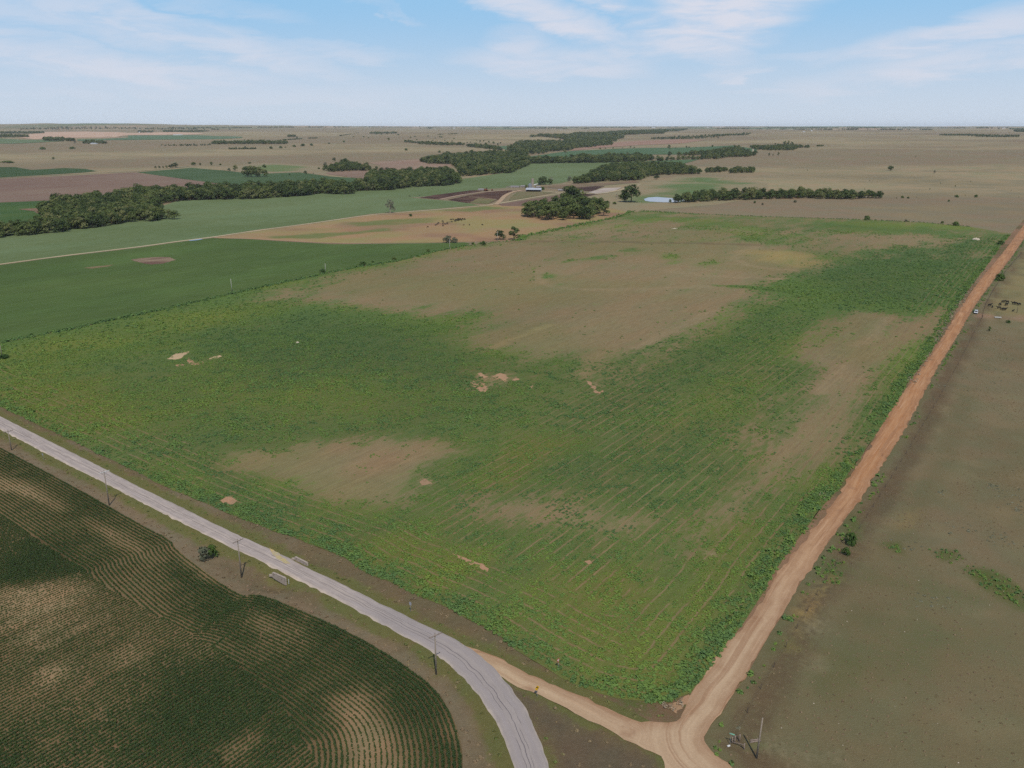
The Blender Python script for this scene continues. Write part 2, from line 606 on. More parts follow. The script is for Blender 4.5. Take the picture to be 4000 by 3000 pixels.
LANE = [(-420, 1090), (0, 1033), (244, 1000), (542, 965), (705, 942), (836, 926), (1000, 901), (1226, 872), (1452, 838), (1579, 829), (1872, 806),
        (1940, 797), (2065, 774), (2195, 755)]

road_top, road_low = smooth_line(GP(ROAD_TOP)), smooth_line(GP(ROAD_LOW))
gravel_top, gravel_right, gravel_low = smooth_line(GP(GRAVEL_TOP), 1), smooth_line(GP(GRAVEL_RIGHT), 1), smooth_line(GP(GRAVEL_LOW), 1)
field_edge, field_top = GP(FIELD_EDGE), GP(FIELD_TOP)
field_poly = np.concatenate([field_edge, field_top])
soy_edge = smooth_line(GP(SOY_EDGE), 1)
road_poly = np.concatenate([road_top, road_low[::-1]])
gravel_poly = np.concatenate([gravel_top, gravel_right[::-1], gravel_low[::-1]])
CULVERT = np.array(G(1092, 2262))
CULV2 = np.array(G(1215, 2180))


def relief(x, y):
    """ditches and the hollow of the stream beside the bridge"""
    P = np.column_stack([x, y])
    dr = np.minimum(dist_line(P, road_top), dist_line(P, road_low))
    oth = np.minimum(np.minimum(dist_line(P, field_edge), dist_line(P, soy_edge)), np.minimum(dist_line(P, gravel_top), dist_line(P, gravel_low)))
    z = -0.45 * sstep(0.8, 3.5, dr) * sstep(14, 6, dr) * sstep(.6, 3.5, oth)
    d = np.hypot(x - CULVERT[0], y - CULVERT[1])
    z = z - 1.6 * np.exp(-(d / 5.0) ** 2) * sstep(0.4, 2.2, dr) * sstep(.6, 3.5, oth)
    d = np.hypot(x - CULV2[0], y - CULV2[1])
    z = z - 0.9 * np.exp(-(d / 5.0) ** 2) * sstep(0.4, 2.2, dr) * sstep(.6, 3.5, oth)
    return z


TAN = C(146, 127, 99)
SOIL = C(168, 139, 111)
GREEN = C(80, 106, 50)
DGREEN = C(62, 90, 47)
YGREEN = C(118, 128, 48)
OLIVE = C(116, 112, 72)
PRAIRIE = C(152, 138, 112)
PURPLE = C(120, 98, 84)

# ------------------------------------------------------------------ the wide prairie
def ground_mesh():
    fr = np.linspace(-46, 46, 460)
    bk = np.linspace(46, 314, 90)[1:-1]
    az = np.radians(np.concatenate([fr, bk]))
    rad = np.concatenate([[25, 60, 110, 160], np.geomspace(220, 46000, 230)])
    A, D = np.meshgrid(az, rad)
    x, y = D * np.sin(A), D * np.cos(A)
    z = terrain(x, y) - 3.5 * sstep(560, 430, D)
    nA, nR = len(az), len(rad)
    idx = np.arange(nA * nR).reshape(nR, nA)
    q = np.stack([idx[:-1], np.roll(idx[:-1], -1, 1), np.roll(idx[1:], -1, 1), idx[1:]], -1).reshape(-1, 4)
    co = np.column_stack([x.ravel(), y.ravel(), z.ravel()])
    co = np.vstack([co, [[0, 0, -3.5]]])
    me = fast_mesh('ground', co, q)
    P = co[:, :2]
    d = np.hypot(P[:, 0], P[:, 1])
    n1 = fbm(P[:, 0] / 900, P[:, 1] / 500, 21)
    n2 = fbm(P[:, 0] / 260, P[:, 1] / 160, 31)
    ca = mixc(np.tile(C(163, 147, 118), (len(P), 1)), C(142, 125, 103), sstep(.38, .62, n1))
    ca = mixc(ca, C(146, 141, 104), sstep(.55, .75, n2) * .6)
    cb = mixc(np.tile(C(138, 129, 95), (len(P), 1)), C(138, 120, 101), sstep(.4, .6, n2))
    # valley floor and distant farmland
    far = sstep(9000, 14000, d)
    patch = vnoise(P[:, 0] / 900 + .35 * n2, P[:, 1] / 1500, 77)
    fc = np.where((patch > .62)[:, None], C(100, 118, 84), np.where((patch < .3)[:, None], C(176, 150, 126), C(146, 136, 110)))
    ca = ca * (1 - far[:, None]) + fc * far[:, None]
    set_attr(me, 'ca', ca); set_attr(me, 'cb', cb)
    set_attr(me, 'cov', .38 + .5 * (n2 - .5) - .15 * far)
    me.polygons.foreach_set('use_smooth', np.ones(len(q), bool))
    return me


M_PRAIRIE = ground_mat('prairie grass', fine=0.16, mid=0.02, sharp=0.3, a=0.7, b=0.8, vary=0.2, along=1.0, warm=0.07, far=0.0025)
g = link('ground', ground_mesh(), M_PRAIRIE)
tag(g, 'wide tan and olive prairie rolling away to the horizon', kind='structure')

# ------------------------------------------------------------------ roadside verge (ground on both sides of the paved road)
def verge_paint(P):
    dr = np.minimum(dist_line(P, road_top), dist_line(P, road_low))
    dg = np.minimum(dist_line(P, gravel_top), dist_line(P, gravel_low))
    side = signed(P, road_poly)
    n = fbm(P[:, 0] / 9, P[:, 1] / 9, 5)
    n2 = fbm(P[:, 0] / 30, P[:, 1] / 30, 6)
    dd = np.minimum(dr, dg) + (n - .5) * 3.0
    ca = np.tile(C(114, 100, 76), (len(P), 1))                # dry brown ditch grass
    ca = mixc(ca, C(126, 111, 90), sstep(.5, .7, n2))
    ca = mixc(ca, C(122, 110, 76), sstep(3.6, 1.2, dd))
    cb = np.tile(C(110, 107, 66), (len(P), 1))
    cov = .68 * sstep(4.2, .8, dd) + .2 + .55 * (n2 - .5)
    tri = sstep(-2, 3, signed(P, np.concatenate([gravel_low, road_top[::-1][:20]])) + (n - .5) * 3)
    ca = mixc(ca, C(108, 94, 76), tri); cov = cov * (1 - .75 * tri)
    # far bank beside the soybeans: dry bare strip
    ds = signed(P, soy_poly)
    edge = sstep(3.2, .4, np.abs(ds + 1.2))
    ca = mixc(ca, C(136, 120, 98), edge * .7)
    cov = cov - .25 * edge
    return dict(ca=ca, cb=cb, cov=cov)


soy_poly = np.concatenate([soy_edge, [[-60, 18], [-330, 18], [-330, soy_edge[0][1]]]])
verge_poly = np.array([(-330, 20), (120, 20), (120, 130), (30, 260), (-70, 380), (-300, 450), (-330, 450)])
M_VERGE = ground_mat('dry verge grass', fine=0.9, mid=0.12, sharp=0.18, a=0.8, b=0.6, vary=0.34, along=0.8)
sheet('roadside_verge', verge_poly, 2.8, 0.0, verge_paint, M_VERGE,
      'brown and green grass verge with a shallow ditch along the paved road', dip=True)

# ------------------------------------------------------------------ the large weedy field
T1 = GP([(1040, 1165), (1150, 1115), (1263, 1080), (1554, 1028), (1719, 988), (1830, 972), (2000, 950), (2300, 945), (2700, 948), (2850, 940), (2990, 968),
         (3110, 990), (3250, 1020), (3120, 1080), (3030, 1115), (3000, 1145), (2900, 1200), (2850, 1240), (2760, 1290), (2640, 1338),
         (2500, 1385), (2400, 1400), (2330, 1432), (2290, 1462), (2230, 1408), (2150, 1412), (2060, 1415), (2000, 1385), (1900, 1365), (1795, 1335),
         (1830, 1300), (1840, 1262), (1890, 1225), (1700, 1240), (1600, 1225), (1430, 1204), (1200, 1175)])
T2 = GP([(914, 1765), (1100, 1760), (1205, 1720), (1319, 1720), (1496, 1698), (1654, 1720), (1787, 1752), (1838, 1771), (1699, 1809), (1654, 1853), (1648, 1916),
         (1591, 1980), (1484, 1986), (1338, 1973), (1180, 1916), (1009, 1853), (914, 1809)])
T3 = GP([(1760, 1930), (2000, 1923), (2158, 1935), (2272, 1954), (2354, 1980), (2538, 2005), (2665, 2043), (2570, 2094), (2405, 2106), (2190, 2081),
         (2000, 2060), (1800, 2010)])
T4 = GP([(3730, 1190), (3560, 1225), (3476, 1229), (3318, 1204), (3160, 1292), (3096, 1406), (3191, 1450), (3110, 1530), (3038, 1600), (2937, 1727), (2911, 1885),
         (2791, 1967), (2728, 2056), (2854, 2043), (2950, 1954), (3139, 1878), (3266, 1790), (3335, 1650), (3438, 1470), (3602, 1343), (3700, 1240)])
T5 = GP([(3170, 965), (3200, 930), (3400, 915), (3590, 918), (3720, 950), (3650, 978), (3450, 1005), (3380, 1035), (3300, 1012)])
T6 = GP([(1990, 945), (2060, 922), (2184, 900), (2390, 866), (2520, 850), (2800, 880), (2960, 905), (2900, 935), (2700, 945)])
T7 = GP([(2600, 2060), (2900, 1960), (2960, 2010), (2740, 2230), (2600, 2200)])
YEL = GP([(2944, 982), (3060, 975), (3147, 995), (3216, 1026), (3128, 1049), (3001, 1020)])
YG = [(GP([(100, 1500), (330, 1450), (520, 1560), (560, 1640), (330, 1700), (60, 1600)]), 22, 1.0),
      (GP([(2060, 1710), (2160, 1690), (2300, 1740), (2150, 1830), (1980, 1900), (1900, 1860)]), 12, .9),
      (GP([(1330, 2090), (1600, 2060), (1900, 2200), (1700, 2290), (1450, 2200)]), 8, .9),
      (GP([(2150, 2200), (2500, 2240), (2760, 2280), (2640, 2660), (2300, 2640), (1900, 2430)]), 10, .75),
      (GP([(2750, 2080), (3000, 1980), (2990, 2120), (2820, 2430), (2620, 2420)]), 8, .7),
      (GP([(2540, 1540), (2900, 1400), (2960, 1500), (2700, 1760), (2450, 1800)]), 20, .55),
      (GP([(1150, 1480), (1500, 1440), (1600, 1600), (1200, 1680), (1000, 1640)]), 30, .4),
      (GP([(3330, 1080), (3600, 1060), (3640, 1130), (3400, 1150)]), 20, .6),
      (GP([(120, 1330), (700, 1230), (1080, 1180), (1000, 1290), (500, 1350), (150, 1440)]), 25, .35)]
DARK = [(GP([(700, 1310), (1200, 1210), (1560, 1260), (1800, 1400), (1950, 1550), (1500, 1480), (1000, 1500)]), 25, .8),
        (GP([(2300, 1500), (2700, 1370), (3000, 1200), (3080, 1280), (2800, 1480), (2500, 1640), (2200, 1700)]), 25, .8),
        (GP([(2050, 1830), (2500, 1680), (2850, 1640), (2780, 1850), (2500, 1960), (2200, 1930)]), 14, .7),
        (GP([(820, 1830), (1300, 2010), (1560, 2060), (1300, 2150), (900, 2000)]), 8, .7),
        (GP([(3100, 1060), (3500, 960), (3900, 920), (3850, 1030), (3650, 1190), (3350, 1170)]), 25, .8),
        (GP([(2600, 860), (3300, 875), (3780, 905), (3600, 915), (3100, 905)]), 25, .3),
        (GP([(500, 1760), (900, 1640), (1400, 1640), (1700, 1560), (2000, 1620), (1500, 1700), (900, 1780)]), 20, .55)]
BARE = [(GP([(655, 1405), (690, 1385), (735, 1378), (700, 1400)]), 2.0, 1), (GP([(690, 1425), (740, 1415), (870, 1388), (820, 1405), (740, 1435)]), 4.5, .7),
        (GP([(1840, 1515), (1860, 1470), (2000, 1460), (2030, 1475), (1960, 1490), (1910, 1535)]), 5, .8),
        (GP([(860, 1955), (890, 1940), (925, 1955), (905, 1972)]), 1.2, 1), (GP([(2288, 2192), (2302, 2190), (2310, 2202), (2290, 2206)]), .6, 1),
        (GP([(2740, 2180), (2790, 2150), (2800, 2165), (2750, 2200)]), .8, .7), (GP([(1640, 1882), (1660, 1872), (1690, 1890), (1650, 1895)]), 1.0, .9),
        (GP([(2280, 1455), (2320, 1500), (2360, 1520), (2290, 1475)]), 3, .7), (GP([(2620, 2740), (2680, 2700), (2695, 2735), (2640, 2790)]), 1.5, 1)]
PINK = [(GP([(1290, 1730), (1700, 1720), (1600, 1790), (1450, 1830), (1330, 1790)]), 8), (GP([(3000, 1780), (3180, 1620), (3200, 1700), (3020, 1900)]), 8),
        (GP([(3440, 1180), (3700, 1130), (3730, 1190), (3600, 1300), (3500, 1340)]), 16)]
RWZ = GP([(1250, 1960), (1700, 1800), (2100, 1560), (2700, 1250), (3120, 1200), (3400, 1300), (3100, 1750), (2800, 2300), (2550, 2680), (1700, 2250)])
GREENP = [(GP([(3030, 1130), (3250, 1032), (3480, 965), (3700, 985), (3900, 925), (3860, 1030), (3700, 1190), (3560, 1220), (3350, 1170)]), 30), (GP([(3230, 872), (3400, 872), (3700, 895), (3680, 915), (3480, 905), (3250, 890)]), 25), (GP([(2078, 1062), (2100, 1050), (2140, 1055), (2135, 1068), (2095, 1070)]), 6), (GP([(2080, 1090), (2100, 1085), (2100, 1100), (2082, 1102)]), 5), (GP([(2125, 1078), (2145, 1085), (2140, 1098), (2125, 1092)]), 5),
          (GP([(2200, 1018), (2300, 1005), (2400, 995), (2395, 1002), (2300, 1018), (2210, 1026)]), 7), (GP([(2420, 978), (2460, 968), (2495, 974), (2470, 985), (2425, 986)]), 8), (GP([(2585, 1010), (2610, 992), (2645, 995), (2640, 1012), (2600, 1022)]), 8),
          (GP([(2760, 1022), (2800, 1018), (2805, 1030), (2770, 1033)]), 7), (GP([(1780, 1240), (1870, 1225), (1895, 1232), (1800, 1255)]), 8), (GP([(1640, 1195), (1690, 1190), (1690, 1202), (1650, 1205)]), 6), (GP([(1190, 1120), (1330, 1095), (1300, 1125), (1200, 1145)]), 10),
          (GP([(1410, 1735), (1450, 1730), (1460, 1745), (1425, 1750)]), 2.5), (GP([(2700, 860), (2850, 880), (2780, 900), (2680, 890)]), 15), (GP([(2430, 850), (2560, 840), (2600, 860), (2480, 870)]), 15), (GP([(2870, 905), (2990, 930), (2990, 945), (2880, 925)]), 12)]
TRACKS = [(GP([(2110, 1055), (2100, 1085), (2125, 1108), (2180, 1124), (2300, 1132), (2500, 1131), (2700, 1120), (2800, 1120)]), 2.2, 'soil'), (GP([(2800, 1116), (2900, 1120), (3050, 1133), (3200, 1153), (3400, 1183), (3560, 1205)]), 3.5, 'green'),
          (GP([(1990, 944), (2200, 943), (2400, 944), (2550, 949), (2700, 950), (2950, 957)]), 3.0, 'dark'), (GP([(2960, 965), (2890, 985), (2862, 1010), (2915, 1035), (3010, 1050), (3100, 1056)]), 2.5, 'soil'), (GP([(2600, 1050), (2640, 1064), (2720, 1074), (2900, 1085), (3050, 1090)]), 2.0, 'soil'),
          (GP([(3468, 1240), (3440, 1270), (3420, 1300), (3380, 1335), (3345, 1352)]), 1.6, 'soil'), (GP([(3300, 1430), (3260, 1470), (3200, 1530)]), 1.8, 'soil'), (GP([(1930, 1355), (2040, 1310), (2150, 1268)]), 1.5, 'yellow'), (GP([(2480, 1360), (2700, 1260), (2790, 1210)]), 1.6, 'soil')]
RD = np.array([math.sin(ROW_AZ), math.cos(ROW_AZ)])
RPERP = np.array([math.cos(ROW_AZ), -math.sin(ROW_AZ)])
head_line = GP([(1242, 2136), (1604, 2316), (1862, 2436), (2133, 2607), (2359, 2715), (2599, 2748)])
HEADW = 24.0


def field_paint(P, fine=False):
    x, y = P[:, 0], P[:, 1]
    n1 = fbm(x / 14, y / 14, 8)
    n2 = fbm(x / 55, y / 55, 9)
    al = x * RD[0] + y * RD[1]; ac = x * RPERP[0] + y * RPERP[1]
    st = fbm(ac / 5.0, al / 60.0, 47)
    wv = (n1 - .5) * 22 + (n2 - .5) * 18 + (st - .5) * 26
    cov = .9 + (n2 - .5) * .6 + (st - .5) * .35 - .36 * sstep(560, 800, np.hypot(x, y))
    n = len(P)
    green = mixc(np.tile(C(96, 116, 61), (n, 1)), C(112, 125, 62), sstep(.45, .7, n2))
    tint = .42 + (n2 - .5) * .7
    base = np.tile(C(143, 126, 95), (n, 1))
    base = mixc(base, C(135, 124, 88), sstep(.4, .65, fbm(x / 90, y / 90, 12)))
    for poly, s, low in ((T1, 34, .16), (T2, 13, .18), (T3, 13, .38), (T4, 16, .24), (T5, 34, .3), (T6, 26, .34), (T7, 14, .5)):
        t = sstep(-s, s, signed(P, poly) + wv * (.35 if poly is T4 else .5 if s < 14 else .9))
        cov = cov * (1 - t) + (low + .3 * (n1 - .5) + (.75 if poly is T4 else .5) * (st - .5)) * t
    t = sstep(-18, 18, signed(P, YEL) + wv * .9) * .85
    base = mixc(base, C(160, 142, 92), t); cov = cov * (1 - t) + .2 * t
    for poly, s in PINK:
        t = sstep(-s, s, signed(P, poly) + wv * .5)
        base = mixc(base, C(156, 122, 96), t * .35)
    for poly, s in GREENP:
        t = sstep(-s * 1.6, s * 1.2, signed(P, poly) + wv * .45) * (.62 if s < 25 else np.clip(.45 + 1.1 * (n2 - .2), .3, 1))
        cov = cov * (1 - t) + .85 * t
    for line, wd, kind in TRACKS:
        t = sstep(wd * 2.2, wd * .4, dist_line(P, line) + (n1 - .5) * 3)
        if kind == 'green':
            cov = cov + .45 * t
        else:
            base = mixc(base, {'soil': C(156, 136, 105), 'dark': C(104, 90, 68), 'yellow': C(156, 140, 98)}[kind], t * .55)
            cov = cov * (1 - .8 * t)
    for poly, s, k in YG:
        t = sstep(-s, s, signed(P, poly) + wv * .6) * k
        tint = tint * (1 - t) + .74 * t
        green = mixc(green, C(118, 122, 56), t)
    for poly, s, k in DARK:
        t = sstep(-s, s, signed(P, poly) + wv * .6) * k
        tint = tint * (1 - t) + .1 * t
        green = mixc(green, C(82, 102, 59), t)
    for poly, s, k in BARE:
        t = sstep(-s * .6, s, signed(P, poly) + (fbm(x / 3.5, y / 3.5, 14) - .5) * s * (2.8 if s > 2.5 else 1.4) + s * .35) * k
        base = mixc(base, C(170, 140, 110), t * .5)
        cov = cov * (1 - t) + (.42 if s > 2.5 else .15) * t
    # rows: straight passes parallel to the dirt road, turned along the lower edge
    dh = dist_line(P, head_line)
    de = dist_line(P, field_edge)
    head = de < HEADW
    rc = np.where(head, de + 400.0, x * RPERP[0] + y * RPERP[1] + 1000.0)
    D = np.hypot(x, y)
    rw = np.where(head, .9, sstep(-12, 25, signed(P, RWZ)) * sstep(620, 380, D) * (.35 + .65 * sstep(.3, .6, fbm(x / 40, y / 40, 44)))) * sstep(1.5, 4, de)
    # tall growth in the outermost strip
    rim = sstep(6, 2, de)
    tint = tint * (1 - rim * .4)
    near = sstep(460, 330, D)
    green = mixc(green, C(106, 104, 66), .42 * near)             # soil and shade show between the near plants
    return dict(ca=base, cb=green, cov=cov, rc=rc, rw=rw, tint=tint)


def field_attr(P):
    d = field_paint(P)
    d.pop('tint')
    return d


M_FIELD = ground_mat('weedy stubble field', fine=0.55, mid=0.07, sharp=0.19, a=1.15, b=0.7, vary=0.36, along=0.3, stripes=(3.3, .34), warm=0.05, far=0.01)
sheet('weedy_field', field_poly, 3.2, 0.04, field_attr, M_FIELD, 'large fallow field of green weeds and tan stubble in the middle', edge=3.0, wob=0.8, grow=0.0085)

BAREP = [([(655, 1403), (672, 1390), (684, 1384), (737, 1373), (741, 1378), (720, 1388), (709, 1397), (690, 1405)], 'pale sandy bare patch at the left of the weedy field'),
         ([(804, 1406), (835, 1394), (861, 1387), (866, 1392), (840, 1402), (823, 1408)], 'thin sandy streak right of the pale left patch'),
         ([(687, 1426), (715, 1421), (722, 1426), (703, 1433), (688, 1431)], 'small soil patch below the pale left patch'),
         ([(726, 1402), (741, 1397), (752, 1408), (765, 1420), (790, 1412), (800, 1414), (768, 1428), (745, 1424), (735, 1414)], 'broken soil patch between the two left sandy patches'),
         ([(1852, 1508), (1839, 1492), (1852, 1488), (1866, 1505), (1890, 1497), (1909, 1523), (1896, 1532), (1871, 1530)], 'reddish bare patch lowest of the central group'),
         ([(1858, 1463), (1880, 1456), (1905, 1472), (1890, 1478), (1874, 1468)], 'reddish bare patch at the upper left of the central group'),
         ([(1926, 1470), (1953, 1456), (1987, 1473), (1975, 1493), (1958, 1480), (1944, 1482)], 'reddish bare patch at the upper right of the central group'),
         ([(2002, 1486), (2016, 1472), (2028, 1482), (2014, 1487)], 'small bare patch right of the central group'),
         ([(2062, 1516), (2075, 1505), (2086, 1503), (2074, 1518)], 'tiny bare patch farther right of the central group'),
         ([(2290, 1488), (2306, 1494), (2330, 1518), (2338, 1531), (2362, 1522), (2342, 1541), (2322, 1530), (2308, 1508)], 'hooked strip of bare soil right of the field centre'),
         ([(858, 1957), (885, 1940), (905, 1944), (926, 1955), (906, 1973), (880, 1968)], 'bare soil patch near the paved road in the weeds'),
         ([(1638, 1884), (1660, 1870), (1692, 1890), (1668, 1894), (1650, 1897)], 'bare soil patch at the right end of the near tan patch'),
         ([(2286, 2194), (2300, 2188), (2312, 2199), (2300, 2208)], 'small pale bare spot in the lower right weeds'),
         ([(1768, 2165), (1800, 2172), (1838, 2189), (1880, 2204), (1908, 2222), (1900, 2234), (1868, 2218), (1838, 2208), (1800, 2186)], 'bare soil wedge where the rows turn'),
         ([(2612, 2752), (2660, 2728), (2692, 2712), (2700, 2730), (2668, 2758), (2640, 2790), (2622, 2780)], 'bare trampled corner of the field by the junction')]
M_SANDY = ground_mat('bare sandy soil', fine=0.9, mid=0.2, sharp=0.2, a=0.9, b=0.5, vary=0.3, along=0.6)
for i, (pts, lab) in enumerate(BAREP):
    pale = i < 2
    o = sheet('bare_patch', GP(pts), 2.0, 0.07, flat(C(206, 176, 142) if pale else C(184, 146, 116), C(186, 156, 126) if pale else C(160, 128, 102), .4, .3, 5), M_SANDY, lab, edge=.7, wob=1.1 if i < 10 else .6, seed=60 + i)

# ------------------------------------------------------------------ soybean field
SOY_IN = GP([(-420, 1790), (0, 2007), (316, 2219), (430, 2300), (860, 2540), (1100, 2740), (1250, 3000), (1300, 3400)])
soy_inner = np.concatenate([SOY_IN, [[-60, 18], [-420, 18]]])
SOYPALE = [(GP([(-60, 1840), (150, 1900), (260, 2000), (120, 1960), (-60, 1900)]), 2.5, 1), (GP([(330, 2030), (480, 2080), (640, 2200), (560, 2190), (420, 2110)]), 2.2, .9),
           (GP([(690, 2130), (880, 2260), (860, 2290), (700, 2200)]), 2.0, .9), (GP([(1020, 2400), (1090, 2430), (1080, 2490), (980, 2440)]), 2.0, .8),
           (GP([(1320, 2740), (1420, 2700), (1560, 2900), (1600, 3100), (1350, 3100), (1330, 2900)]), 2.2, .95), (GP([(0, 2310), (150, 2250), (400, 2300), (250, 2400), (0, 2480)]), 5, .65),
           (GP([(160, 2620), (230, 2600), (260, 2640), (190, 2670)]), 2, .8), (GP([(150, 2900), (250, 2860), (260, 2900), (170, 2940)]), 2, .7),
           (GP([(860, 2930), (1000, 2860), (1010, 2900), (900, 2980)]), 2, .8), (GP([(350, 2800), (400, 2785), (400, 2810), (350, 2820)]), 1.5, .7),
           (GP([(850, 2210), (1000, 2330), (960, 2350), (880, 2300)]), 1.5, .6)]
SOYMID = [(GP([(-200, 2150), (250, 2230), (640, 2440), (800, 2560), (700, 2700), (300, 2800), (-200, 2850)]), 8, .8), (GP([(150, 2200), (500, 2330), (880, 2540), (800, 2560), (300, 2330)]), 4, .5)]
SOYDARK = [(GP([(930, 2310), (1300, 2440), (1700, 2700), (1810, 3000), (1720, 3000), (1500, 2660), (1150, 2450)]), 4, 1), (GP([(0, 2190), (200, 2170), (330, 2230), (100, 2300), (0, 2290)]), 4, .9),
           (GP([(650, 2560), (900, 2640), (1100, 2900), (800, 3000), (400, 3000)]), 8, .7), (GP([(700, 2180), (960, 2330), (800, 2340), (640, 2230)]), 4, .8)]


def soy_vigour(P):
    x, y = P[:, 0], P[:, 1]
    n = fbm(x / 7, y / 7, 61)
    n2 = fbm(x / 22, y / 22, 62)
    stk = fbm((x * RPERP[0] + y * RPERP[1]) / 1.8, (x * RD[0] + y * RD[1]) / 22.0, 63)
    wv = (n - .5) * 6 + (n2 - .5) * 7 + (stk - .5) * 7
    v = .74 + (n2 - .5) * .5 + (stk - .5) * .3
    for poly, s, k in SOYMID:
        t = sstep(-s, s, signed(P, poly) + wv) * k
        v = v * (1 - t) + (.42 + (n - .5) * .35 + (stk - .5) * .3) * t
    for poly, s, k in SOYDARK:
        t = sstep(-s, s, signed(P, poly) + wv) * k
        v = v * (1 - t) + 1.0 * t
    for poly, s, k in SOYPALE:
        t = sstep(-s, s, signed(P, poly) + wv * .6) * k
        v = v * (1 - t * .85) + (.28 + (n - .5) * .25) * t * .85
    return v


def soy_paint(P):
    v = soy_vigour(P)
    n = len(P)
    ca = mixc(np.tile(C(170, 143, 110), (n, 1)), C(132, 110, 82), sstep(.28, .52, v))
    ca = mixc(ca, C(92, 80, 56), sstep(.6, .95, v))  # soil darkened under thick plants: shade between the rows put into the colour
    return dict(ca=ca, cb=mixc(ca, C(90, 84, 56), np.full(n, .5)), cov=np.full(n, .4))


M_SOYSOIL = ground_mat('soybean field soil', fine=1.2, mid=0.2, sharp=0.2, a=0.6, b=0.4, vary=0.25, along=0.5)
sheet('soybean_field', soy_poly, 2.8, 0.04, soy_paint, M_SOYSOIL, 'dark soybean field planted in curving rows below the paved road', edge=2.0, wob=0.3)

# ------------------------------------------------------------------ pasture right of the dirt road
PAST_FAR = [(4230, 700), (4900, 730), (6500, 900), (6500, 3400)]
past_far = np.array([G(4162, 700), (1150, 1450), (1050, 1000), (190, 110), (170, 20), (60, 20)])
pasture_poly = np.concatenate([gravel_right, past_far])
cross_f = GP([(3835, 1238), (3900, 1245), (4000, 1258), (4300, 1300)])
PGREEN = [(GP([(3450, 2120), (3500, 2125), (3540, 2160), (3480, 2150)]), 1.5, 1), (GP([(3640, 2150), (3720, 2140), (3770, 2180), (3700, 2200), (3650, 2180)]), 2, 1),
          (GP([(3770, 2220), (3850, 2210), (3980, 2290), (4050, 2400), (3900, 2330), (3800, 2260)]), 3, .9),
          (GP([(3230, 2180), (3290, 2190), (3270, 2280), (3210, 2270)]), 2, .9), (GP([(3330, 2230), (3600, 2260), (3900, 2330), (4100, 2400), (3600, 2330), (3330, 2280)]), 5, .4),
          (GP([(3020, 2510), (3070, 2490), (3100, 2530), (3050, 2560)]), 1.5, 1), (GP([(3300, 2020), (3340, 2010), (3360, 2060), (3320, 2130)]), 2, .8),
          (GP([(2960, 2880), (3010, 2880), (3000, 2930), (2960, 2920)]), 1, .8), (GP([(3100, 2500), (3600, 2380), (3900, 2480), (3700, 2700), (3200, 2700)]), 10, .35)]
PYEL = [(GP([(3130, 2380), (3190, 2290), (3250, 2250), (3200, 2340), (3140, 2460), (3090, 2530)]), 1.5, 1), (GP([(3500, 2010), (3590, 1990), (3570, 2060), (3480, 2060)]), 3, .5),
        (GP([(3300, 2170), (3360, 2160), (3340, 2200)]), 2, .7)]
PPALE = [(GP([(3110, 2580), (3200, 2570), (3220, 2600), (3130, 2600)]), 1.5, .6), (GP([(3150, 2440), (3230, 2430), (3220, 2480), (3140, 2480)]), 2, .5),
         (GP([(2990, 2890), (3080, 2850), (3080, 2950), (3000, 2990)]), 2, .4), (GP([(3060, 2960), (3300, 2930), (3400, 3000), (3060, 3000)]), 2.5, .5)]


def pasture_paint(P):
    x, y = P[:, 0], P[:, 1]
    n = len(P)
    n1 = fbm(x / 12, y / 12, 71)
    n2 = fbm(x / 60, y / 60, 72)
    wv = (n1 - .5) * 6
    dr = dist_line(P, gravel_right) + (n1 - .5) * 2.5
    D = np.hypot(x, y)
    ca = mixc(np.tile(C(128, 115, 89), (n, 1)), C(121, 111, 83), sstep(.4, .62, n2))
    ca = mixc(ca, C(138, 126, 96), sstep(.58, .72, n1) * .5)
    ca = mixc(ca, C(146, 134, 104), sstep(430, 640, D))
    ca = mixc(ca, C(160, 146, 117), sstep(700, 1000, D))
    # the paddock beyond the cross fence is lighter
    t = sstep(-4, 4, signed(P, np.concatenate([cross_f, [[1500, 1500], [gravel_right[-1][0], gravel_right[-1][1]]], GP([(3954, 1000), (3870, 1160)])])))
    ca = mixc(ca, C(141, 130, 90), t * .75)
    cb = np.tile(C(115, 107, 79), (n, 1))
    cov = .27 + (n2 - .5) * .3 + (n1 - .5) * .2
    # ditch bank: dark dry strip, then grass
    bank = sstep(1.2, 3, dr) * sstep(10, 7, dr)
    ca = mixc(ca, C(104, 88, 68), bank * .8)
    cov = cov + .55 * sstep(2.2, .5, dr)
    cov = cov + .3 * sstep(10, 13, dr) * sstep(22, 15, dr) * sstep(.4, .6, n1)
    for poly, s, k in PGREEN:
        t = sstep(-s, s, signed(P, poly) + wv * .5) * k
        cov = cov * (1 - t) + .92 * t
        cb = mixc(cb, C(92, 100, 56), t)
    for poly, s, k in PYEL:
        t = sstep(-s, s, signed(P, poly) + wv * .3) * k
        cb = mixc(cb, C(158, 132, 86), t); cov = cov * (1 - t) + .55 * t
    for poly, s, k in PPALE:
        t = sstep(-s * 1.5, s, signed(P, poly) + wv * .6) * k
        cb = mixc(cb, C(166, 146, 120), t); cov = cov * (1 - t) + .5 * t
    # worn red soil of the cattle lane
    t = sstep(9, 3, dist_line(P, GP([(3850, 1235), (3900, 1238), (3960, 1245), (4000, 1243)])) + wv * .6)
    ca = mixc(ca, C(160, 126, 106), t * .7)
    return dict(ca=ca, cb=cb, cov=cov)


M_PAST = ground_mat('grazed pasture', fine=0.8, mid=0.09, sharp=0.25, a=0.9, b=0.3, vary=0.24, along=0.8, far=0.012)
sheet('pasture', pasture_poly, 3.0, 0.02, pasture_paint, M_PAST, 'grazed brown olive pasture to the right of the red dirt road', edge=2.5, grow=0.011)

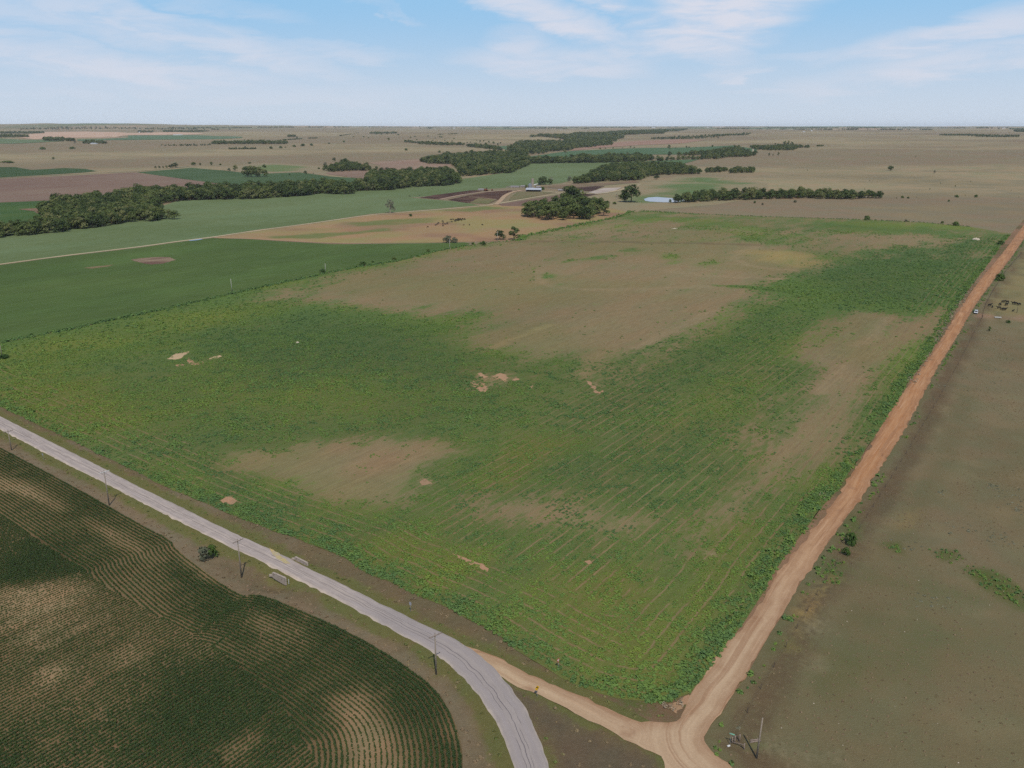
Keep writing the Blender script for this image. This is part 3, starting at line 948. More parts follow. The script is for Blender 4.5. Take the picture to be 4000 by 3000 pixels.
# ------------------------------------------------------------------ roads
def asphalt_mat():
    m, nt = new_mat('worn pale asphalt')
    pos = nt.pos()
    s = nt.attr('along').outputs['Fac']       # metres along the road
    t = nt.attr('across').outputs['Fac']      # 0..1 across it
    cmb = nt.n('ShaderNodeCombineXYZ')
    nt.put(cmb.inputs[0], nt.m('MULTIPLY', s, .06))
    nt.put(cmb.inputs[1], nt.m('MULTIPLY', t, 7.0))
    streak = nt.noise(cmb.outputs[0], 1.6, 5, .65)
    n1 = nt.noise(pos, .35, 5, .6)
    n2 = nt.noise(pos, 5.0, 3, .6)
    c = nt.mix(nt.ss(streak, .32, .68), tuple(C(166, 153, 144)), tuple(C(198, 184, 172)))
    c = nt.mix(nt.ss(n1, .45, .75, 0, .6), c, tuple(C(206, 190, 178)))
    # newer, greyer asphalt in the bend
    c = nt.mix(nt.m('MULTIPLY', nt.attr('bend').outputs['Fac'], .7), c, tuple(C(164, 155, 150)))
    # sandy dust along both edges
    ed = nt.m('ABSOLUTE', nt.m('SUBTRACT', t, .5))
    c = nt.mix(nt.ss(nt.m('ADD', ed, nt.m('MULTIPLY', nt.m('SUBTRACT', n1, .5), .2)), .38, .5, 0, .75), c, tuple(C(212, 194, 172)))
    # sealed cracks: one long seam near the middle and shorter ones beside it
    wob = nt.m('MULTIPLY', nt.m('SUBTRACT', nt.noise(nt.mapping(pos, scale=(1, 1, 1)), .22, 4, .65), .5), .16)
    for off, wid, key, lo in ((.53, .0085, 3.1, .30), (.36, .006, 9.2, .47), (.64, .006, 5.7, .46), (.44, .005, 7.7, .52)):
        d = nt.m('ABSOLUTE', nt.m('SUBTRACT', nt.m('ADD', t, nt.m('MULTIPLY', wob, .6)), off))
        gc = nt.n('ShaderNodeCombineXYZ')
        nt.put(gc.inputs[0], nt.m('MULTIPLY', s, .07))
        gc.inputs[1].default_value = key
        gate = nt.ss(nt.noise(gc.outputs[0], 1.0, 3, .6), lo, lo + .08)
        k = nt.m('MULTIPLY', nt.ss(d, wid * 1.8, wid * .6), gate)
        c = nt.mix(nt.m('MULTIPLY', k, .75), c, tuple(C(92, 86, 92)))
    # tyre wear
    for off in (.28, .72):
        d = nt.m('ABSOLUTE', nt.m('SUBTRACT', t, off))
        c = nt.mix(nt.m('MULTIPLY', nt.ss(d, .11, .02), nt.ss(streak, .35, .7, .08, .35)), c, tuple(C(156, 148, 152)))
    # spilled yellow grit before the bridge
    br = nt.m('ADD', nt.m('MULTIPLY', nt.m('SUBTRACT', n2, .5), .28), 1.0)
    vm = nt.n('ShaderNodeVectorMath', operation='SCALE')
    nt.put(vm.inputs[0], c); nt.put(vm.inputs['Scale'], br)
    pbsdf(nt, vm.outputs[0], .85, .2)
    return m


def resample(line, n):
    line = np.asarray(line)
    s = np.concatenate([[0], np.cumsum(np.hypot(*np.diff(line, axis=0).T))])
    q = np.linspace(0, s[-1], n)
    return np.column_stack([np.interp(q, s, line[:, 0]), np.interp(q, s, line[:, 1])])


def road_strip(name, left, right, n, m, lift, mat, label, wob=0.0, crown=0.0, bend=None, seed=0):
    a, b = resample(left, n), resample(right, n)
    mid = (a + b) / 2
    s = np.concatenate([[0], np.cumsum(np.hypot(*np.diff(mid, axis=0).T))])
    co, al, ac = [], [], []
    dirv = (b - a) / np.maximum(np.hypot(*(b - a).T)[:, None], 1e-6)
    wa = (fbm(s / 2.2, s * 0 + seed, 33) - .5) * 2 * wob
    wb = (fbm(s / 2.2, s * 0 + seed + 9, 37) - .5) * 2 * wob
    a = a + dirv * wa[:, None]; b = b + dirv * wb[:, None]
    grid = np.zeros((n, m, 3)); AL = np.zeros((n, m)); AC = np.zeros((n, m))
    for j in range(m):
        t = j / (m - 1)
        p = a * (1 - t) + b * t
        z = terrain(p[:, 0], p[:, 1]) + lift + crown * (1 - (2 * t - 1) ** 2)
        if j in (0, m - 1):
            z = z - lift - 0.35
        grid[:, j] = np.column_stack([p, z]); AL[:, j] = s; AC[:, j] = t
    idx = np.arange(n * m).reshape(n, m)
    q = np.stack([idx[:-1, :-1], idx[:-1, 1:], idx[1:, 1:], idx[1:, :-1]], -1).reshape(-1, 4)
    me = fast_mesh(name, grid.reshape(-1, 3), q[:, ::-1] if True else q)
    set_attr(me, 'along', AL.ravel()); set_attr(me, 'across', AC.ravel())
    set_attr(me, 'bend', np.zeros(n * m) if bend is None else bend(grid.reshape(-1, 3)))
    o = link(name, me, mat)
    tag(o, label, kind='structure')
    return o


M_ASPH = asphalt_mat()
BENDP = np.array(G(2010, 2850))
road_strip('paved_road', road_top, road_low, 340, 12, 0.12, M_ASPH, 'pale worn two lane paved road bending round the soybean field', wob=0.35, crown=0.06,
           bend=lambda g: sstep(62, 40, np.hypot(g[:, 0] - BENDP[0], g[:, 1] - BENDP[1])))

jun = np.array(G(2650, 2900))


def dirt_mat():
    m, nt = new_mat('dirt road')
    pos = nt.pos()
    cmb = nt.n('ShaderNodeCombineXYZ')
    nt.put(cmb.inputs[0], nt.attr('tu').outputs['Fac']); nt.put(cmb.inputs[1], nt.attr('tv').outputs['Fac'])
    rp = cmb.outputs[0]
    p2 = nt.mapping(rp, scale=(1, .06, 1))
    n1 = nt.noise(p2, .9, 5, .6)
    n2 = nt.noise(pos, .12, 4, .6)
    n3 = nt.noise(pos, 2.5, 4, .6)
    c = nt.mix(nt.ss(n1, .3, .7), nt.attr('ca').outputs['Color'], nt.attr('cb').outputs['Color'])
    c = nt.mix(nt.ss(n2, .58, .75, 0, .5), c, tuple(C(150, 110, 84)))
    # damp dark patches
    n4 = nt.noise(nt.mapping(pos, rot=ROT, scale=(1, .3, 1), loc=(3, 9, 0)), .16, 4, .65)
    c = nt.mix(nt.m('MULTIPLY', nt.ss(n4, .66, .76, 0, .7), nt.attr('cov').outputs['Fac']), c, tuple(C(112, 78, 62)))
    # wheel ruts worn along the road and crumbled darker shoulders
    n5 = nt.noise(nt.mapping(rp, scale=(1, .02, 1)), .55, 3, .6)
    c = nt.mix(nt.ss(n5, .53, .62, 0, .45), c, tuple(C(150, 108, 78)))
    c = nt.mix(nt.ss(nt.noise(nt.mapping(rp, scale=(1, .03, 1), loc=(7, 2, 0)), 1.3, 3, .6), .58, .68, 0, .45), c, tuple(C(214, 176, 140)))
    br = nt.m('ADD', nt.m('MULTIPLY', nt.m('SUBTRACT', n3, .5), .4), 1.0)
    vm = nt.n('ShaderNodeVectorMath', operation='SCALE')
    nt.put(vm.inputs[0], c); nt.put(vm.inputs['Scale'], br)
    pbsdf(nt, vm.outputs[0], .95, .08)
    return m


def dirt_paint(P):
    n = len(P)
    d = np.hypot(P[:, 0] - jun[0], P[:, 1] - jun[1])
    de = np.minimum(dist_line(P, gravel_top), dist_line(P, gravel_right))
    along = sstep(10, 150, d) * (P[:, 1] > jun[1] - 5)
    ca = mixc(np.tile(C(190, 160, 128), (n, 1)), C(180, 128, 87), along)
    cb = mixc(np.tile(C(204, 176, 143), (n, 1)), C(197, 151, 110), along)
    west = sstep(12, 60, jun[0] - P[:, 0])
    ca = mixc(ca, C(196, 170, 134), west); cb = mixc(cb, C(206, 182, 146), west)
    e = sstep(2.2, .4, de + (fbm(P[:, 0] / 4, P[:, 1] / 4, 93) - .5) * 2)
    ca = mixc(ca, C(150, 112, 82), e * .75); cb = mixc(cb, C(168, 128, 98), e * .6)
    wd = np.array([-math.sin(R(61)), math.cos(R(61))])
    isw = (P[:, 0] < jun[0] - 6) & (P[:, 1] > 40)
    tu = np.where(isw, dist_line(P, gravel_low) + 60, dist_line(P, gravel_right))
    tv = np.where(isw, P @ wd, P @ RD)
    return dict(ca=ca, cb=cb, cov=along, tu=tu, tv=tv)


sheet('dirt_road', gravel_poly, 2.0, 0.09, dirt_paint, dirt_mat(), 'tan to red dirt road along the field and its junction with the paved road', edge=1.3, wob=0.8, grow=0.006)

def bank_paint(P):
    n = len(P)
    n1 = fbm(P[:, 0] / 6, P[:, 1] / 6, 91); n2 = fbm(P[:, 0] / 25, P[:, 1] / 25, 92)
    ca = mixc(np.tile(C(150, 118, 94), (n, 1)), C(124, 102, 80), sstep(.4, .6, n2))
    return dict(ca=ca, cb=np.tile(C(98, 102, 58), (n, 1)), cov=.35 + (n1 - .5) * .6 + (n2 - .5) * .5)


sheet('road_bank', np.concatenate([field_edge[20:], [gravel_top[-1]], gravel_right[::-1][:-8]]), 3.0, 0.005, bank_paint, M_VERGE,
      'bare brown bank between the dirt road and the weedy field', edge=2.5, grow=0.01)

# yellow grit spilled on the road before the bridge
grit = GP([(1052, 2142), (1066, 2152), (1085, 2162), (1104, 2178), (1122, 2192), (1136, 2207), (1116, 2203), (1096, 2192), (1077, 2180), (1064, 2166)])
M_GRIT = ground_mat('yellow grit', fine=1.6, mid=0.5, sharp=0.25, a=0.9, b=0.5, vary=0.25)
sheet('yellow_grit', grit, 0.8, 0.21, flat(C(192, 176, 156), C(204, 180, 120), .5, .35, 3), M_GRIT, 'yellow grit spilled across the paved road before the bridge', edge=0.6, wob=0.6)

# ------------------------------------------------------------------ fields, lanes and pens of the valley
def px_sheet(name, pts, lift, ca, cb, cov, mat, label, spacing=12, wob=1.5, nz=.3, scale=60, edge=None, seed=3):
    P = GP(pts)
    return sheet(name, P, spacing, lift, flat(C(*ca), C(*cb), cov, nz, scale, seed), mat, label, edge=edge or spacing * .6, wob=wob, seed=seed)


M_CROP = ground_mat('green crop', fine=0.35, mid=0.03, sharp=0.3, a=0.6, b=0.7, vary=0.24, along=0.12, warm=0.03, far=0.01)
M_CROP2 = ground_mat('pale green crop', fine=0.2, mid=0.02, sharp=0.3, a=0.6, b=0.8, vary=0.2, along=0.25, warm=0.03, far=0.008)
M_BARE = ground_mat('tilled soil', fine=0.12, mid=0.02, sharp=0.3, a=0.7, b=0.6, vary=0.16, along=0.15, warm=0.03, far=0.006)

GREENF = [(-420, 1092), (0, 1036), (244, 1003), (542, 968), (705, 945), (836, 929), (1000, 936), (1135, 945), (1294, 954), (1384, 954), (1678, 950), (1814, 947),
          (1840, 952), (1719, 976), (1554, 1017), (1390, 1043), (1263, 1068), (1190, 1084), (899, 1147), (665, 1201), (430, 1251), (253, 1289), (0, 1338), (-420, 1427)]
px_sheet('crop_field', GREENF, .05, (80, 100, 54), (94, 114, 62), .45, M_CROP, 'dark green crop field left of the weedy field', spacing=9, wob=.6)
soilp = [(510, 1015), (560, 1008), (612, 1004), (670, 1005), (685, 1015), (640, 1029), (590, 1034), (545, 1026)]
px_sheet('bare_patch', soilp, .1, (118, 92, 80), (160, 140, 116), .42, M_BARE, 'bare brown soil patch in the dark green crop field', spacing=5, wob=2, scale=14)
px_sheet('bare_patch', [(325, 1047), (380, 1040), (448, 1034), (420, 1042), (360, 1050)], .1, (140, 120, 92), (104, 108, 66), .35, M_BARE,
         'thin tan bare streak in the dark green crop field', spacing=5, wob=1.5, scale=14)
PALEF = [(-420, 1086), (0, 1031), (244, 998), (542, 963), (705, 940), (836, 923), (1000, 898), (1226, 869), (1452, 835), (1579, 826), (1872, 802), (1840, 795),
         (1760, 785), (1640, 775), (1600, 772), (1700, 764), (1835, 745), (1910, 738), (2060, 728), (2140, 720), (2190, 716), (2290, 690), (2365, 655), (2420, 640), (2520, 628),
         (2400, 626), (2060, 634), (2030, 660), (1990, 672), (1800, 700), (1600, 725), (1380, 745), (1000, 765), (700, 782), (560, 830), (300, 880), (0, 915), (-420, 960)]
px_sheet('pale_crop_field', PALEF, .05, (104, 120, 78), (117, 131, 92), .5, M_CROP2, 'pale green crop field between the lane and the creek woods', spacing=16, wob=.8, scale=120)
PADD = [(836, 928), (1000, 903), (1226, 874), (1452, 840), (1579, 831), (1872, 808), (1940, 800), (2050, 802), (2110, 800), (2200, 780), (2330, 800), (2390, 812), (2470, 826), (2384, 853), (2271, 874),
        (2181, 892), (2104, 910), (2045, 919), (2027, 938), (1985, 941), (1814, 945), (1678, 948), (1384, 951), (1294, 951), (1135, 942), (1000, 934)]


def padd_paint(P):
    n = len(P)
    n1 = fbm(P[:, 0] / 40, P[:, 1] / 40, 81); n2 = fbm(P[:, 0] / 130, P[:, 1] / 60, 82)
    ca = mixc(np.tile(C(168, 138, 104), (n, 1)), C(158, 144, 98), sstep(.4, .65, n1))
    ca = mixc(ca, C(150, 118, 98), sstep(.55, .7, fbm(P[:, 0] / 70, P[:, 1] / 50, 85)) * .7)
    cov = .12 + (n2 - .5) * .9
    for poly, s, k in ((GP([(1000, 925), (1250, 910), (1500, 892), (1540, 900), (1400, 920), (1200, 938), (1050, 935)]), 10, .75),
                       (GP([(1350, 870), (1600, 850), (1750, 850), (1700, 870), (1400, 885)]), 14, .6), (GP([(1700, 822), (1900, 808), (2000, 812), (1850, 832)]), 14, .6)):
        t = sstep(-s, s, signed(P, poly) + (n1 - .5) * 20) * k
        cov = cov * (1 - t) + .9 * t
    return dict(ca=ca, cb=np.tile(C(118, 124, 76), (n, 1)), cov=cov)


M_PADD = ground_mat('dry paddock', fine=0.25, mid=0.03, sharp=0.22, a=0.5, b=0.4, vary=0.16, along=0.3, far=0.012)
sheet('paddock', GP(PADD), 10, .08, padd_paint, M_PADD, 'dry tan paddock beyond the dark green crop field', edge=7, wob=.8)
px_sheet('tilled_plot', [(1945, 798), (2065, 780), (2195, 760), (2200, 775), (2110, 800), (2050, 806), (1960, 804)], .13, (122, 98, 88), (134, 110, 96), .5, M_BARE, 'purplish tilled plot beside the farm lane', spacing=10)
for i, (pts, ca, cb, lab) in enumerate([
        ([(1636, 773), (1690, 763), (1835, 744), (1907, 742), (1844, 755), (1717, 779)], (76, 56, 50), (112, 84, 72), 'dark muddy cattle pen left of the feedlot track'),
        ([(1749, 781), (1830, 763), (1929, 746), (1993, 743), (2000, 747), (1958, 775), (1907, 797), (1816, 792)], (76, 56, 50), (118, 90, 74), 'dark muddy cattle pen right of the feedlot track'),
        ([(1834, 792), (1870, 774), (1940, 780), (1905, 797)], (128, 120, 86), (110, 112, 74), 'olive grassy corner of the cattle pen by the lane'),
        ([(2000, 765), (2020, 752), (2140, 748), (2160, 752), (2050, 775), (1985, 785)], (128, 118, 88), (100, 112, 70), 'grassy plot in front of the open shed'),
        ([(2236, 757), (2336, 758), (2290, 768), (2262, 773)], (74, 56, 51), (96, 73, 65), 'dark muddy pen in front of the white tank'),
        ([(2228, 735), (2314, 728), (2362, 728), (2310, 748), (2240, 745)], (74, 56, 51), (98, 76, 67), 'dark muddy pen behind the white tank'),
        ([(2296, 752), (2360, 735), (2430, 733), (2404, 745), (2336, 758)], (196, 182, 172), (150, 132, 116), 'pale rubble yard right of the white tank'),
        ([(2110, 730), (2200, 722), (2350, 716), (2480, 706), (2500, 712), (2370, 724), (2200, 738)], (140, 116, 98), (112, 112, 80), 'bare reddish strip along the grove behind the farm')]):
    px_sheet('farm_pen', pts, .14 + .03 * i, ca, cb, .4, M_BARE, lab, spacing=9, wob=1.5, scale=22, seed=20 + i)
def fade_paint(ca, cb, poly, fade, top=.8, seed=3):
    def f(P):
        n = len(P)
        nz = fbm(P[:, 0] / 60, P[:, 1] / 60, seed)
        return dict(ca=np.tile(C(*ca), (n, 1)), cb=np.tile(C(*cb), (n, 1)), cov=top * sstep(0, fade, signed(P, poly, 1) + (nz - .5) * fade) + (nz - .5) * .3)
    return f


M_MEADOW = ground_mat('meadow grass', fine=0.16, mid=0.02, sharp=0.35, a=0.6, b=0.7, vary=0.18, along=1.0, warm=0.06, far=0.0025)
MEAD = GP([(2180, 775), (2262, 775), (2330, 762), (2404, 750), (2480, 722), (2640, 690), (2800, 690), (3000, 715), (3000, 765), (2800, 800), (2620, 815), (2460, 830), (2390, 815), (2330, 800)])
sheet('meadow', MEAD, 14, .1, fade_paint((152, 138, 110), (104, 122, 78), MEAD, 110), M_MEADOW, 'green meadow around the pond and the big tree', wob=3)

# woodland and far fields on the left
px_sheet('plowed_field', [(-300, 714), (0, 700), (524, 674), (872, 720), (800, 745), (540, 770), (0, 792), (-300, 800)], .35, (128, 104, 92), (142, 120, 104), .5, M_BARE, 'brown plowed field beyond the creek woods', spacing=22, wob=1.5, scale=150)
px_sheet('far_crop_field', [(-300, 655), (0, 653), (59, 653), (122, 664), (253, 657), (335, 660), (377, 669), (316, 675), (0, 694), (-300, 705)], .35, (66, 86, 52), (74, 96, 60), .5, M_CROP, 'dark green crop strip above the plowed field', spacing=26)
px_sheet('far_crop_field', [(535, 673), (746, 656), (880, 667), (1000, 680), (1170, 674), (1290, 690), (1415, 698), (1400, 722), (1000, 730), (880, 722)], .35, (72, 94, 58), (86, 106, 72), .5, M_CROP, 'dark green crop field right of the plowed field', spacing=24)
px_sheet('far_crop_field', [(-300, 795), (0, 788), (226, 775), (290, 780), (240, 850), (90, 870), (0, 880), (-300, 890)], .3, (84, 108, 58), (70, 96, 52), .5, M_CROP, 'small green field left of the creek woods', spacing=16)
px_sheet('bare_patch', [(70, 818), (160, 814), (190, 838), (170, 845), (130, 826)], .5, (142, 112, 92), (110, 100, 72), .4, M_BARE, 'bare brown patch in the small green field by the woods', spacing=10)
UPM = GP([(860, 664), (1000, 636), (1120, 640), (1260, 650), (1300, 675), (1280, 688), (1170, 673), (1000, 680)])
sheet('upland_meadow', UPM, 24, .25, fade_paint((150, 136, 110), (110, 124, 80), UPM, 90), M_MEADOW, 'green meadow on the slope above the creek', wob=5)
px_sheet('far_plowed_field', [(1438, 635), (1637, 621), (1669, 641), (1760, 642), (1764, 652), (1570, 666), (1488, 664), (1484, 646)], .35, (150, 124, 108), (160, 136, 116), .5, M_BARE, 'pinkish plowed field between the two creek woods', spacing=24)
px_sheet('far_plowed_field', [(1271, 675), (1434, 664), (1430, 700), (1362, 692), (1280, 681)], .35, (150, 124, 108), (132, 112, 96), .5, M_BARE, 'small brown plowed field left of the creek woods', spacing=20)
px_sheet('far_plowed_field', [(2393, 559), (2430, 554), (2500, 550), (2645, 545), (2764, 546), (2681, 559), (2500, 567), (2400, 574), (2330, 579), (2230, 590), (2240, 581), (2325, 571), (2391, 566)], .8,
         (158, 124, 108), (166, 136, 116), .5, M_BARE, 'reddish plowed field in the far valley', spacing=45)
px_sheet('far_crop_field', [(2060, 613), (2140, 602), (2235, 590), (2400, 582), (2500, 579), (2700, 576), (2870, 568), (2960, 585), (2940, 598), (2700, 604), (2540, 604), (2300, 618), (2080, 622)], .6,
         (82, 108, 74), (92, 116, 84), .5, M_CROP2, 'long green crop strip in the far valley', spacing=40)
px_sheet('far_crop_field', [(2523, 629), (2733, 622), (2700, 632), (2660, 642), (2523, 634)], .7, (86, 110, 74), (94, 116, 80), .5, M_CROP2, 'thin green crop strip beside the prairie slope', spacing=30)
px_sheet('far_crop_field', [(1950, 572), (2000, 568), (2050, 572), (2020, 584), (1975, 586)], .8, (88, 112, 78), (94, 116, 84), .5, M_CROP2, 'small green field at the far wood edge', spacing=40)
px_sheet('stubble_field', [(68, 538), (118, 525), (176, 516), (335, 514), (500, 520), (690, 517), (805, 521), (690, 526), (500, 529), (402, 535), (497, 538), (271, 539), (136, 545)], 1.2,
         (198, 164, 142), (206, 176, 152), .5, M_BARE, 'pink stubble field in the far left distance', spacing=70, wob=8)
px_sheet('far_crop_field', [(-200, 541), (0, 541), (170, 547), (255, 552), (158, 557), (45, 562), (-200, 560)], 1.2, (104, 122, 88), (112, 126, 92), .5, M_CROP2, 'hazy green field at the far left', spacing=60)
px_sheet('far_crop_field', [(301, 545), (500, 538), (500, 529), (749, 528), (839, 532), (947, 535), (947, 539), (839, 544), (703, 545), (500, 547), (303, 551)], 1.2, (94, 118, 88), (102, 124, 94), .5, M_CROP2, 'hazy green strip below the pink stubble field', spacing=70)

# lanes
M_LANE = ground_mat('pale gravel lane', fine=0.3, mid=0.05, sharp=0.3, a=0.5, b=0.5, vary=0.16)


def px_lane(name, pts, width, lift, label, ca=(198, 182, 152), cb=(178, 160, 130)):
    L = smooth_line(GP(pts), 2)
    d = np.gradient(L, axis=0)
    nrm = np.column_stack([-d[:, 1], d[:, 0]]) / np.maximum(np.hypot(*d.T)[:, None], 1e-6)
    wv = width / 2 * (1 + .3 * (fbm(np.arange(len(L)) * .7, np.zeros(len(L)), 5) - .5))
    poly = np.concatenate([L + nrm * wv[:, None], (L - nrm * wv[:, None])[::-1]])
    return sheet(name, poly, 12, lift, flat(C(*ca), C(*cb), .4, .3, 20), M_LANE, label, edge=8)


px_lane('farm_lane', LANE, 4.6, .18, 'pale gravel lane running from the left edge to the farm')
px_lane('farm_lane', [(836, 929), (1000, 934), (1135, 942), (1294, 951), (1450, 951)], 4.5, .2, 'dusty track along the lower edge of the tan paddock', (176, 148, 122), (160, 130, 104))
px_lane('farm_lane', [(1936, 800), (1955, 785), (1970, 766), (2000, 750), (2040, 744)], 7.0, .36, 'dirt track from the lane up to the feedlot', (186, 160, 134), (170, 144, 118))
px_lane('farm_lane', [(1717, 780), (1815, 759), (1930, 747), (2000, 743), (2060, 745)], 6.5, .37, 'dirt track between the two dark cattle pens', (182, 156, 138), (164, 138, 120))
px_lane('farm_lane', [(1830, 769), (1880, 773), (1940, 780)], 3.0, .38, 'pale path across the cattle pen', (186, 164, 140), (170, 148, 120))
px_lane('farm_lane', [(2112, 747), (2150, 750), (2195, 755), (2262, 756), (2336, 759), (2400, 748), (2450, 735), (2500, 722)], 6.0, .39, 'pale farm yard track passing the white tank')
px_lane('farm_lane', [(-300, 712), (0, 697), (316, 678), (480, 673), (600, 664), (740, 650)], 6.0, .9, 'country lane above the plowed field', (176, 164, 136), (150, 140, 110))
px_lane('farm_lane', [(1490, 628), (1560, 624), (1637, 619)], 6.0, .9, 'pale lane leading to the far wood', (196, 180, 160), (180, 164, 140))
px_lane('farm_lane', [(2940, 596), (2943, 586), (2938, 578)], 5.0, 1.0, 'pale track climbing between far trees', (190, 176, 156), (176, 160, 140))

# pond
M_WATER, _w = new_mat('pond water')
_b = pbsdf(_w, tuple(C(96, 108, 118)), .06, .5)
_bn = _w.n('ShaderNodeBump'); _bn.inputs['Strength'].default_value = .04
_w.put(_bn.inputs['Height'], _w.noise(_w.pos(), .4, 3)); _w.put(_b.inputs['Normal'], _bn.outputs[0])
pond = GP([(2516, 778), (2532, 772), (2565, 770), (2619, 774), (2660, 779), (2680, 783), (2660, 788), (2620, 791), (2590, 791), (2540, 788), (2520, 785)])
sheet('pond', pond, 12, .3, flat(C(120, 134, 146), C(120, 134, 146)), M_WATER, 'small pale blue pond beside the big tree', edge=8, wob=1.0)
px_sheet('puddle', [(735, 941), (755, 938), (785, 934), (792, 936), (765, 940), (745, 942)], .3, (150, 160, 170), (150, 160, 170), .5, M_WATER, 'thin puddle on the gravel lane', spacing=4, wob=.5)
# ------------------------------------------------------------------ plants
def quads(centers, normals, size, aspect=1.5, rng=RNG):
    """leaf faces: one quad at each centre, facing its normal, turned at random"""
    n = len(centers)
    nr = normals / np.maximum(np.linalg.norm(normals, axis=1)[:, None], 1e-6)
    a = np.cross(nr, rng.normal(size=(n, 3)))
    a /= np.maximum(np.linalg.norm(a, axis=1)[:, None], 1e-6)
    b = np.cross(nr, a)
    s = (size * np.ones(n))[:, None]
    a, b = a * s * .5 * aspect, b * s * .5
    co = np.stack([centers - a * .6 - b * .7, centers + a - b * .35, centers + a * .8 + b * .5, centers - a * .7 + b * .75], 1).reshape(-1, 3)
    return co, np.arange(4 * n).reshape(-1, 4)


def clump_mesh(name, seed, n, r, h, leaf, mat, up=.5, spread=1.0):
    rg = np.random.default_rng(seed)
    d = rg.normal(size=(n, 3)); d[:, 2] = np.abs(d[:, 2])
    d /= np.linalg.norm(d, axis=1)[:, None]
    rad = rg.uniform(.45, 1.0, n) ** .6
    wob = 1 + .35 * np.sin(d[:, 0] * 5 + seed) * np.cos(d[:, 1] * 4 - seed)
    c = d * rad[:, None] * wob[:, None] * np.array([r, r, h])
    c[:, 2] = np.maximum(c[:, 2], leaf * .25)
    nr = d + np.array([0, 0, up]) + rg.normal(size=(n, 3)) * .35
    co, q = quads(c, nr, leaf * rg.uniform(.7, 1.3, n), 1.6, rg)
    me = fast_mesh(name, co, q)
    me.materials.append(mat)
    return me


def off_scene(name, me):
    return bpy.data.objects.new(name, me)     # source for scattered plants, never placed in the scene itself


def scatter(name, pts, scale, tint, sources, label, zscale=None, kind='stuff', cat=None):
    n = len(pts)
    me = bpy.data.meshes.new(name)
    me.vertices.add(n)
    me.vertices.foreach_set('co', np.asarray(pts, np.float32).ravel())
    set_attr(me, 'sc', scale)
    set_attr(me, 'zs', scale if zscale is None else scale * zscale)
    set_attr(me, 'rot', RNG.uniform(0, 6.28, n))
    set_attr(me, 'tint', tint)
    a = me.attributes.new('vi', 'INT', 'POINT')
    a.data.foreach_set('value', RNG.integers(0, len(sources), n).astype(np.int32))
    o = bpy.data.objects.new(name, me)
    col.objects.link(o)
    ng = bpy.data.node_groups.new(name, 'GeometryNodeTree')
    ng.interface.new_socket('Geometry', in_out='INPUT', socket_type='NodeSocketGeometry')
    ng.interface.new_socket('Geometry', in_out='OUTPUT', socket_type='NodeSocketGeometry')
    N, L = ng.nodes, ng.links
    gi, go = N.new('NodeGroupInput'), N.new('NodeGroupOutput')
    jn = N.new('GeometryNodeJoinGeometry')
    for s in reversed(sources):
        oi = N.new('GeometryNodeObjectInfo')
        oi.inputs['Object'].default_value = s
        oi.inputs['As Instance'].default_value = True
        L.new(oi.outputs['Geometry'], jn.inputs[0])

    def named(nm, typ):
        a = N.new('GeometryNodeInputNamedAttribute')
        a.data_type = typ
        a.inputs['Name'].default_value = nm
        return a.outputs['Attribute']
    ip = N.new('GeometryNodeInstanceOnPoints')
    ip.inputs['Pick Instance'].default_value = True
    cr = N.new('ShaderNodeCombineXYZ'); L.new(named('rot', 'FLOAT'), cr.inputs[2])
    cs = N.new('ShaderNodeCombineXYZ')
    s1 = named('sc', 'FLOAT')
    L.new(s1, cs.inputs[0]); L.new(s1, cs.inputs[1]); L.new(named('zs', 'FLOAT'), cs.inputs[2])
    L.new(gi.outputs[0], ip.inputs['Points']); L.new(jn.outputs[0], ip.inputs['Instance'])
    L.new(named('vi', 'INT'), ip.inputs['Instance Index'])
    e2r = N.new('FunctionNodeEulerToRotation'); L.new(cr.outputs[0], e2r.inputs[0])
    L.new(e2r.outputs[0], ip.inputs['Rotation'])
    L.new(cs.outputs[0], ip.inputs['Scale'])
    L.new(ip.outputs[0], go.inputs[0])
    md = o.modifiers.new('scatter', 'NODES')
    md.node_group = ng
    tag(o, label, cat, kind=kind)
    return o


def on_ground(P, lift=0.0):
    return np.column_stack([P, terrain(P[:, 0], P[:, 1]) + lift])


WEED_RAMP = [(0.0, C(86, 112, 69, 1.1)), (.35, C(102, 127, 67, 1.1)), (.65, C(113, 133, 65, 1.08)), (1.0, C(122, 136, 64, 1.08))]
M_WEED = leaf_mat('weed leaves', WEED_RAMP, 'INSTANCER')
weeds = [off_scene('weed', clump_mesh('weed', 100 + i, 26, .62, .62, .36, M_WEED)) for i in range(4)]

# candidate spots over the field: a jittered net, thinned by cover, rows and distance
def jitter_grid(poly, s):
    b = np.asarray(poly)
    x0, y0 = b.min(0); x1, y1 = b.max(0)
    gx, gy = np.meshgrid(np.arange(x0, x1, s), np.arange(y0, y1, s))
    P = np.stack([gx.ravel(), gy.ravel()], 1) + RNG.uniform(-.5, .5, (gx.size, 2)) * s
    return P


def in_view(P, m=.06):
    """keep what lies ahead, with a margin for a step to the side"""
    az = np.abs(np.arctan2(P[:, 0], P[:, 1] + 40))
    return az < R(37)


